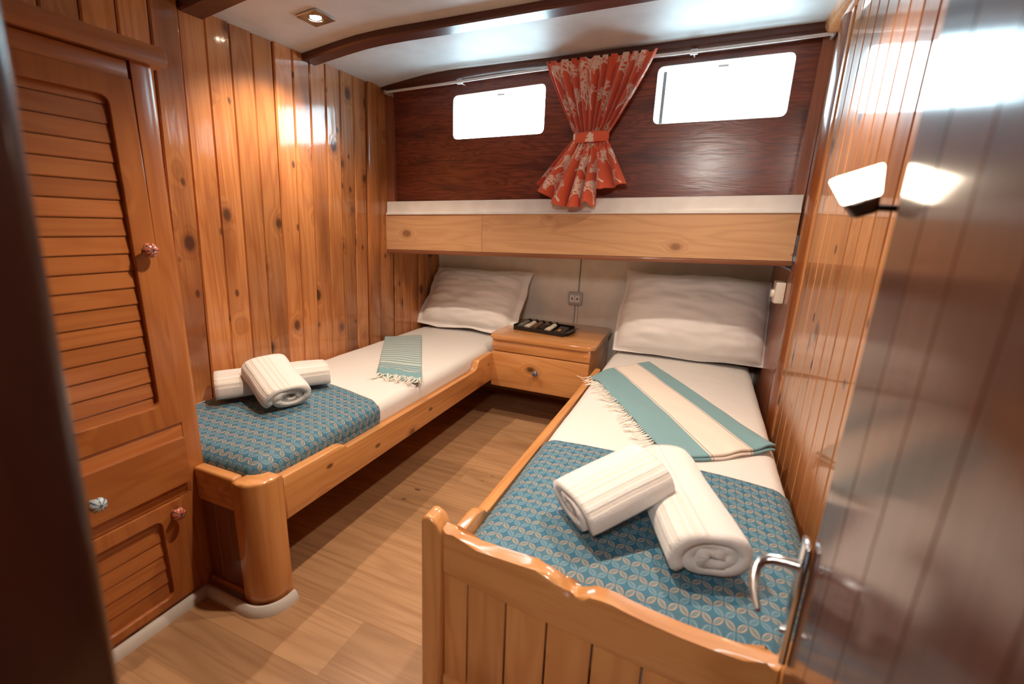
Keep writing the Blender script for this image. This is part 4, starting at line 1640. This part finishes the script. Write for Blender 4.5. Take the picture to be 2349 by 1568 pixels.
# broad striped one, spread across the right bed
Q00, Q10 = Vector((-0.455, 2.190)), Vector((-0.205, 2.500))     # top edge: fringe side, far side
Q01, Q11 = Vector((-0.030, 1.425)), Vector((0.305, 1.660))      # bottom edge
H2 = empty('hammam_towel', (-0.10, 1.95, TOPZ + 0.01), 0, 'hammam towel with broad teal and cream bands, spread askew on a bed', 'towel')
base2 = Vector(H2.location)
nu, nv = 60, 100
for layer, (nm, dz) in enumerate((('fold', 0.014), ('under_fold', 0.005))):
    P, UV = np.zeros((nu, nv, 3)), np.zeros((nu, nv, 2))
    for i in range(nu):
        u = i / (nu - 1)
        for j_ in range(nv):
            v = j_ / (nv - 1)
            p = (Q00 * (1 - u) + Q10 * u) * (1 - v) + (Q01 * (1 - u) + Q11 * u) * v
            # a slight sag in the lower edge, and a lower fold peeking out
            sagy = -0.030 * math.sin(math.pi * min(1, u * 1.25)) * v ** 3
            inward = Vector((0.010, 0.010)) if layer else Vector((0, 0))
            c = p + Vector((0, sagy)) + inward * (1 - u) + (Vector((0.0, -0.008)) * v ** 6 if layer else Vector((0, 0)))
            wr = 0.0045 * vnoise(u * 2.2 + v * 3, v * 5 - u * 3, 0, 1.3, 4.0 + layer) * (1 - 0.3 * u)
            hem = 0.016 * v ** 10 * (0.5 + 0.5 * math.sin(u * 21.0 + 0.6)) * max(0.0, (u - 0.35)) * 2.0
            z = mat_top(MR, c.x, c.y) + dz + wr * (0.5 if layer else 1.0) + hem * (1.0 if layer == 0 else 0.55)
            if c.x < MR[0] + 0.05:
                z -= 0.5 * (MR[0] + 0.05 - c.x)
            P[i, j_] = (c.x, c.y, z)
            UV[i, j_] = (u * 0.405 + 0.002 * vnoise(v * 8, u * 2, 0, 1.0, 1.0), v * 0.85)
    o = link(nm, grid_mesh(nm, P, ham_r, UV), None)
    recenter(o)
    solid(o, 0.007, -1)
    child(o, H2, base2)
fp = [tuple(Q00 * (1 - t) + Q01 * t) for t in np.linspace(0, 0.98, 12)]
fringe(H2, base2, [(a, b_, mat_top(MR, a, b_) + 0.016 - (0.02 if a < -0.40 else 0)) for a, b_ in fp], (-0.92, -0.42, 0), 60, 0.060, 8)

# ------------------------------------------------------------------ curtain, tie-back and rod
RD = empty('curtain_rod', (-0.70, 2.335, 1.90), 0, 'thin white curtain rod running above both windows', 'curtain rod')
RDL = Vector(RD.location)
bm = bmesh.new()


def rod_z(x):
    return 1.886 + 0.0345 * (x + 1.76) + 0.010 * math.exp(-((x + 0.85) / 0.5) ** 2)


tube(bm, [(x, 2.332, rod_z(x)) for x in np.linspace(-1.765, 0.352, 24)], 0.0068, 10)
child(put('tube', bm, rod_white), RD, RDL)
for bx_ in (-1.30, -0.155):
    bm = bmesh.new()
    z = rod_z(bx_)
    box(bm, bx_ - 0.016, bx_ + 0.016, 2.334, 2.345, z - 0.010, z + 0.012, 0.003, 2)
    tube(bm, [(bx_, 2.342, z), (bx_, 2.40, z)], 0.004, 8)
    child(put('bracket', bm, rod_white), RD, RDL)
for bx_ in (-1.768, 0.352):
    bm = bmesh.new()
    box(bm, bx_ - 0.006, bx_ + 0.006, 2.320, 2.400, rod_z(bx_) - 0.010, rod_z(bx_) + 0.010, 0.003, 2)
    child(put('end_bracket', bm, grey_plastic), RD, RDL)

NU, NV = 430, 250
CW, CH = 1.00, 0.66


def coral_print(nu, nv, cw, ch, count, seed):
    rng = np.random.default_rng(seed)
    img = np.zeros((nu, nv), dtype=np.float32)
    gu, gv = np.meshgrid(np.linspace(0, cw, nu), np.linspace(0, ch, nv), indexing='ij')
    du, dv = cw / (nu - 1), ch / (nv - 1)

    def seg(p, q, r0, r1):
        lo = np.minimum(p, q) - max(r0, r1) * 1.6
        hi = np.maximum(p, q) + max(r0, r1) * 1.6
        i0, i1 = max(0, int(lo[0] / du)), min(nu, int(hi[0] / du) + 2)
        j0, j1 = max(0, int(lo[1] / dv)), min(nv, int(hi[1] / dv) + 2)
        if i1 <= i0 or j1 <= j0:
            return
        x, y = gu[i0:i1, j0:j1] - p[0], gv[i0:i1, j0:j1] - p[1]
        d = q - p
        t = np.clip((x * d[0] + y * d[1]) / (d @ d + 1e-12), 0, 1)
        dist = np.hypot(x - t * d[0], y - t * d[1])
        r = r0 + (r1 - r0) * t
        img[i0:i1, j0:j1] = np.maximum(img[i0:i1, j0:j1], np.clip(1.5 - dist / r, 0, 1))

    def branch(p, ang, ln, r, depth):
        q = p + ln * np.array([math.cos(ang), math.sin(ang)])
        seg(p, q, r, r * 0.80)
        if depth == 0:
            return
        m_ = 2 if rng.random() < 0.75 else 3
        for k in range(m_):
            sp_ = (k - (m_ - 1) / 2) * rng.uniform(0.7, 1.05) + rng.normal(0, 0.15)
            branch(q, ang + sp_, ln * rng.uniform(0.72, 0.95), r * 0.84, depth - 1)
    cells = int(math.sqrt(count * cw / ch))
    rows = max(1, count // cells)
    for a in range(cells):
        for b_ in range(rows):
            p = np.array([(a + 0.5 + rng.uniform(-0.3, 0.3) + 0.5 * (b_ % 2)) * cw / cells, (b_ + 0.75 + rng.uniform(-0.2, 0.2)) * ch / rows])
            branch(p, -math.pi / 2 + rng.normal(0, 0.8), 0.026, 0.0056, 5)
    return img


img = coral_print(NU, NV, CW, CH, 44, 5)
CU = empty('curtain', (-0.57, 2.315, 1.30), 0, 'orange curtain with white coral print, gathered by its tie between the windows', 'curtain')
CUL = Vector(CU.location)
P, UV = np.zeros((NU, NV, 3)), np.zeros((NU, NV, 2))
NF_ = 11.0
for i in range(NU):
    u = i / (NU - 1)
    ph = 2 * math.pi * NF_ * (u + 0.010 * math.sin(9 * u) + 0.012 * math.sin(23 * u))
    # stations: top, tie, hem
    xt = -0.812 + 0.512 * u
    zt = rod_z(xt) + 0.016 + 0.006 * math.sin(ph * 1.0 + 1.0)
    xm = -0.650 + 0.150 * u
    zm = 1.612
    xh = -0.848 + (0.848 - 0.390) * u
    hem_z = np.interp(u, [0.0, 0.12, 0.25, 0.40, 0.55, 0.68, 0.74, 0.86, 1.0], [1.400, 1.352, 1.305, 1.286, 1.292, 1.310, 1.372, 1.386, 1.402])
    for j_ in range(NV):
        v = j_ / (NV - 1)
        if v < 0.5:
            t = v / 0.5
            s = t ** 1.15
            x = xt * (1 - s) + xm * s
            z = zt * (1 - t) + zm * t
            amp = 0.013 * (1 - t) + 0.016 * math.sin(math.pi * t) + 0.010 * t
            y = 2.300 + amp * math.sin(ph) + 0.004 * math.sin(math.pi * t) + 0.026 * t
            x += 0.004 * math.sin(2 * ph) * (1 - t)
            if t < 0.12:
                y += 0.004 * math.cos(ph * 2)
        else:
            t = (v - 0.5) / 0.5
            s = t ** 0.92
            x = xm * (1 - s) + xh * s
            z = zm * (1 - t) + hem_z * t
            ph2 = 2 * math.pi * 6.0 * (u + 0.015 * math.sin(11 * u))
            w = min(1, t * 2.2)
            dep = 0.012 + 0.026 * t
            y = 2.318 + (0.010 * math.sin(ph) * (1 - w) + dep * math.sin(ph2) * w) - 0.045 * math.sin(math.pi * u) * t
            x += 0.010 * math.sin(ph2 + 1.3) * t
            if u > 0.52 and u < 0.80:
                k = math.sin(math.pi * (u - 0.52) / 0.28)
                z += 0.016 * k * t * t * math.sin(ph2 * 1.4)
        P[i, j_] = (x, y, z)
        UV[i, j_] = (u * CW, v * CH)
me = grid_mesh('cloth', P, coral_cloth, UV, colors=img)
o = link('cloth', me, None)
recenter(o)
solid(o, 0.0015, 0)
child(o, CU, CUL)
# tie-back: a sewn band around the waist, plain at one end
nb = 40
PB = np.zeros((nb, 8, 3))
CB = np.zeros((nb, 8))
for i in range(nb):
    a = math.pi * 2 * i / nb
    for j_ in range(8):
        PB[i, j_] = (-0.575 + 0.084 * math.cos(a), 2.322 + 0.027 * math.sin(a) * (1.0), 1.588 + 0.046 * j_ / 7 + 0.005 * math.cos(a))
bimg = coral_print(nb * 3, 40, 0.40, 0.05, 4, 8)
o = link('tieback', grid_mesh('tieback', PB, coral_cloth, None, close_u=True, colors=bimg[::3, ::5][:nb, :8] * (np.cos(np.linspace(0, 2 * math.pi, nb)) < 0.3)[:, None]), None)
recenter(o)
solid(o, 0.003, 1)
child(o, CU, CUL)

# ------------------------------------------------------------------ ceiling spot
CS = empty('ceiling_spot', (-1.522, 1.585, zceil(-1.522)), 0, 'square chrome recessed spotlight, lit, in the white ceiling near the plank wall', 'ceiling light')
slope = math.atan2(zceil(-1.46) - zceil(-1.58), 0.12)
CS.rotation_euler = (0, -slope, 0)
bm = bmesh.new()
r = 0.052
me = plate_mesh(rrect(-r, r, -r, r, 0.006, 3), [[(0.030 * math.cos(2 * math.pi * k / 28), 0.030 * math.sin(2 * math.pi * k / 28)) for k in range(28)]], 0.004, Matrix.Translation((0, 0, -0.004)), chrome, 'frame', 0.0015)
bm.free()
link('frame', me, CS)
bm = bmesh.new()
lathe(bm, [(0.030, -0.004), (0.030, 0.0), (0.026, 0.0)], 28)
bm2 = put('ring', bm, chrome, CS)
bm = bmesh.new()
lathe(bm, [(0.0, -0.0052), (0.016, -0.0048), (0.024, -0.0036), (0.0265, -0.002)], 24)
put('bulb', bm, bulb_lit, CS)

# ------------------------------------------------------------------ reading sconce on the right wall
SN = empty('wall_sconce', (XR, 0.80, 1.236), 0, 'small wall sconce with a lit frosted glass shade in a dark metal cup', 'wall lamp')
bm = bmesh.new()
lathe(bm, [(0.026, 0.0), (0.026, 0.006), (0.020, 0.010), (0.008, 0.012), (0.0, 0.012)], 20, Matrix.Rotation(math.radians(-90), 4, 'Y'))
put('backplate', bm, gunmetal, SN)
bm = bmesh.new()
tube(bm, [(-0.008, 0, 0), (-0.08, -0.02, 0.0), (-0.13, -0.048, 0.0), (-0.175, -0.058, 0.001)], 0.0042, 10)
put('arm', bm, gunmetal, SN)


def frustum(bm, c, top, bot, zt, zb, tiltv, depth_top, depth_bot):
    vs = []
    for (w, d, z) in ((bot, depth_bot, zb), (top, depth_top, zt)):
        for sx, sy in ((-1, -1), (1, -1), (1, 1), (-1, 1)):
            vs.append(bm.verts.new((c[0] + sx * w, c[1] + sy * d, c[2] + z)))
    fs = [bm.faces.new([vs[i] for i in f]) for f in ((3, 2, 1, 0), (4, 5, 6, 7), (0, 1, 5, 4), (1, 2, 6, 5), (2, 3, 7, 6), (3, 0, 4, 7))]
    bmesh.ops.bevel(bm, geom=list({e for f in fs for e in f.edges}), offset=0.004, segments=3, affect='EDGES', profile=0.5)


TILT = Matrix.Translation((-0.184, -0.056, 0.0)) @ Matrix.Rotation(math.radians(-20), 4, 'Y')
bm = bmesh.new()
frustum(bm, (0, 0, 0), 0.0270, 0.0190, 0.047, 0.010, 0, 0.0190, 0.0140)
bmesh.ops.transform(bm, matrix=TILT, verts=bm.verts)
put('glass_shade', bm, glass_lit, SN)
bm = bmesh.new()
frustum(bm, (0, 0, 0), 0.0190, 0.0125, 0.0115, -0.010, 0, 0.0140, 0.010)
bmesh.ops.transform(bm, matrix=TILT, verts=bm.verts)
put('metal_cup', bm, gunmetal, SN)
bm = bmesh.new()
tube(bm, [TILT @ Vector((0.000, -0.0150, 0.008)), TILT @ Vector((0.001, -0.0170, 0.018)), TILT @ Vector((-0.001, -0.0185, 0.030)), TILT @ Vector((-0.003, -0.0195, 0.040))], 0.0008, 6)
put('clip', bm, gunmetal, SN)
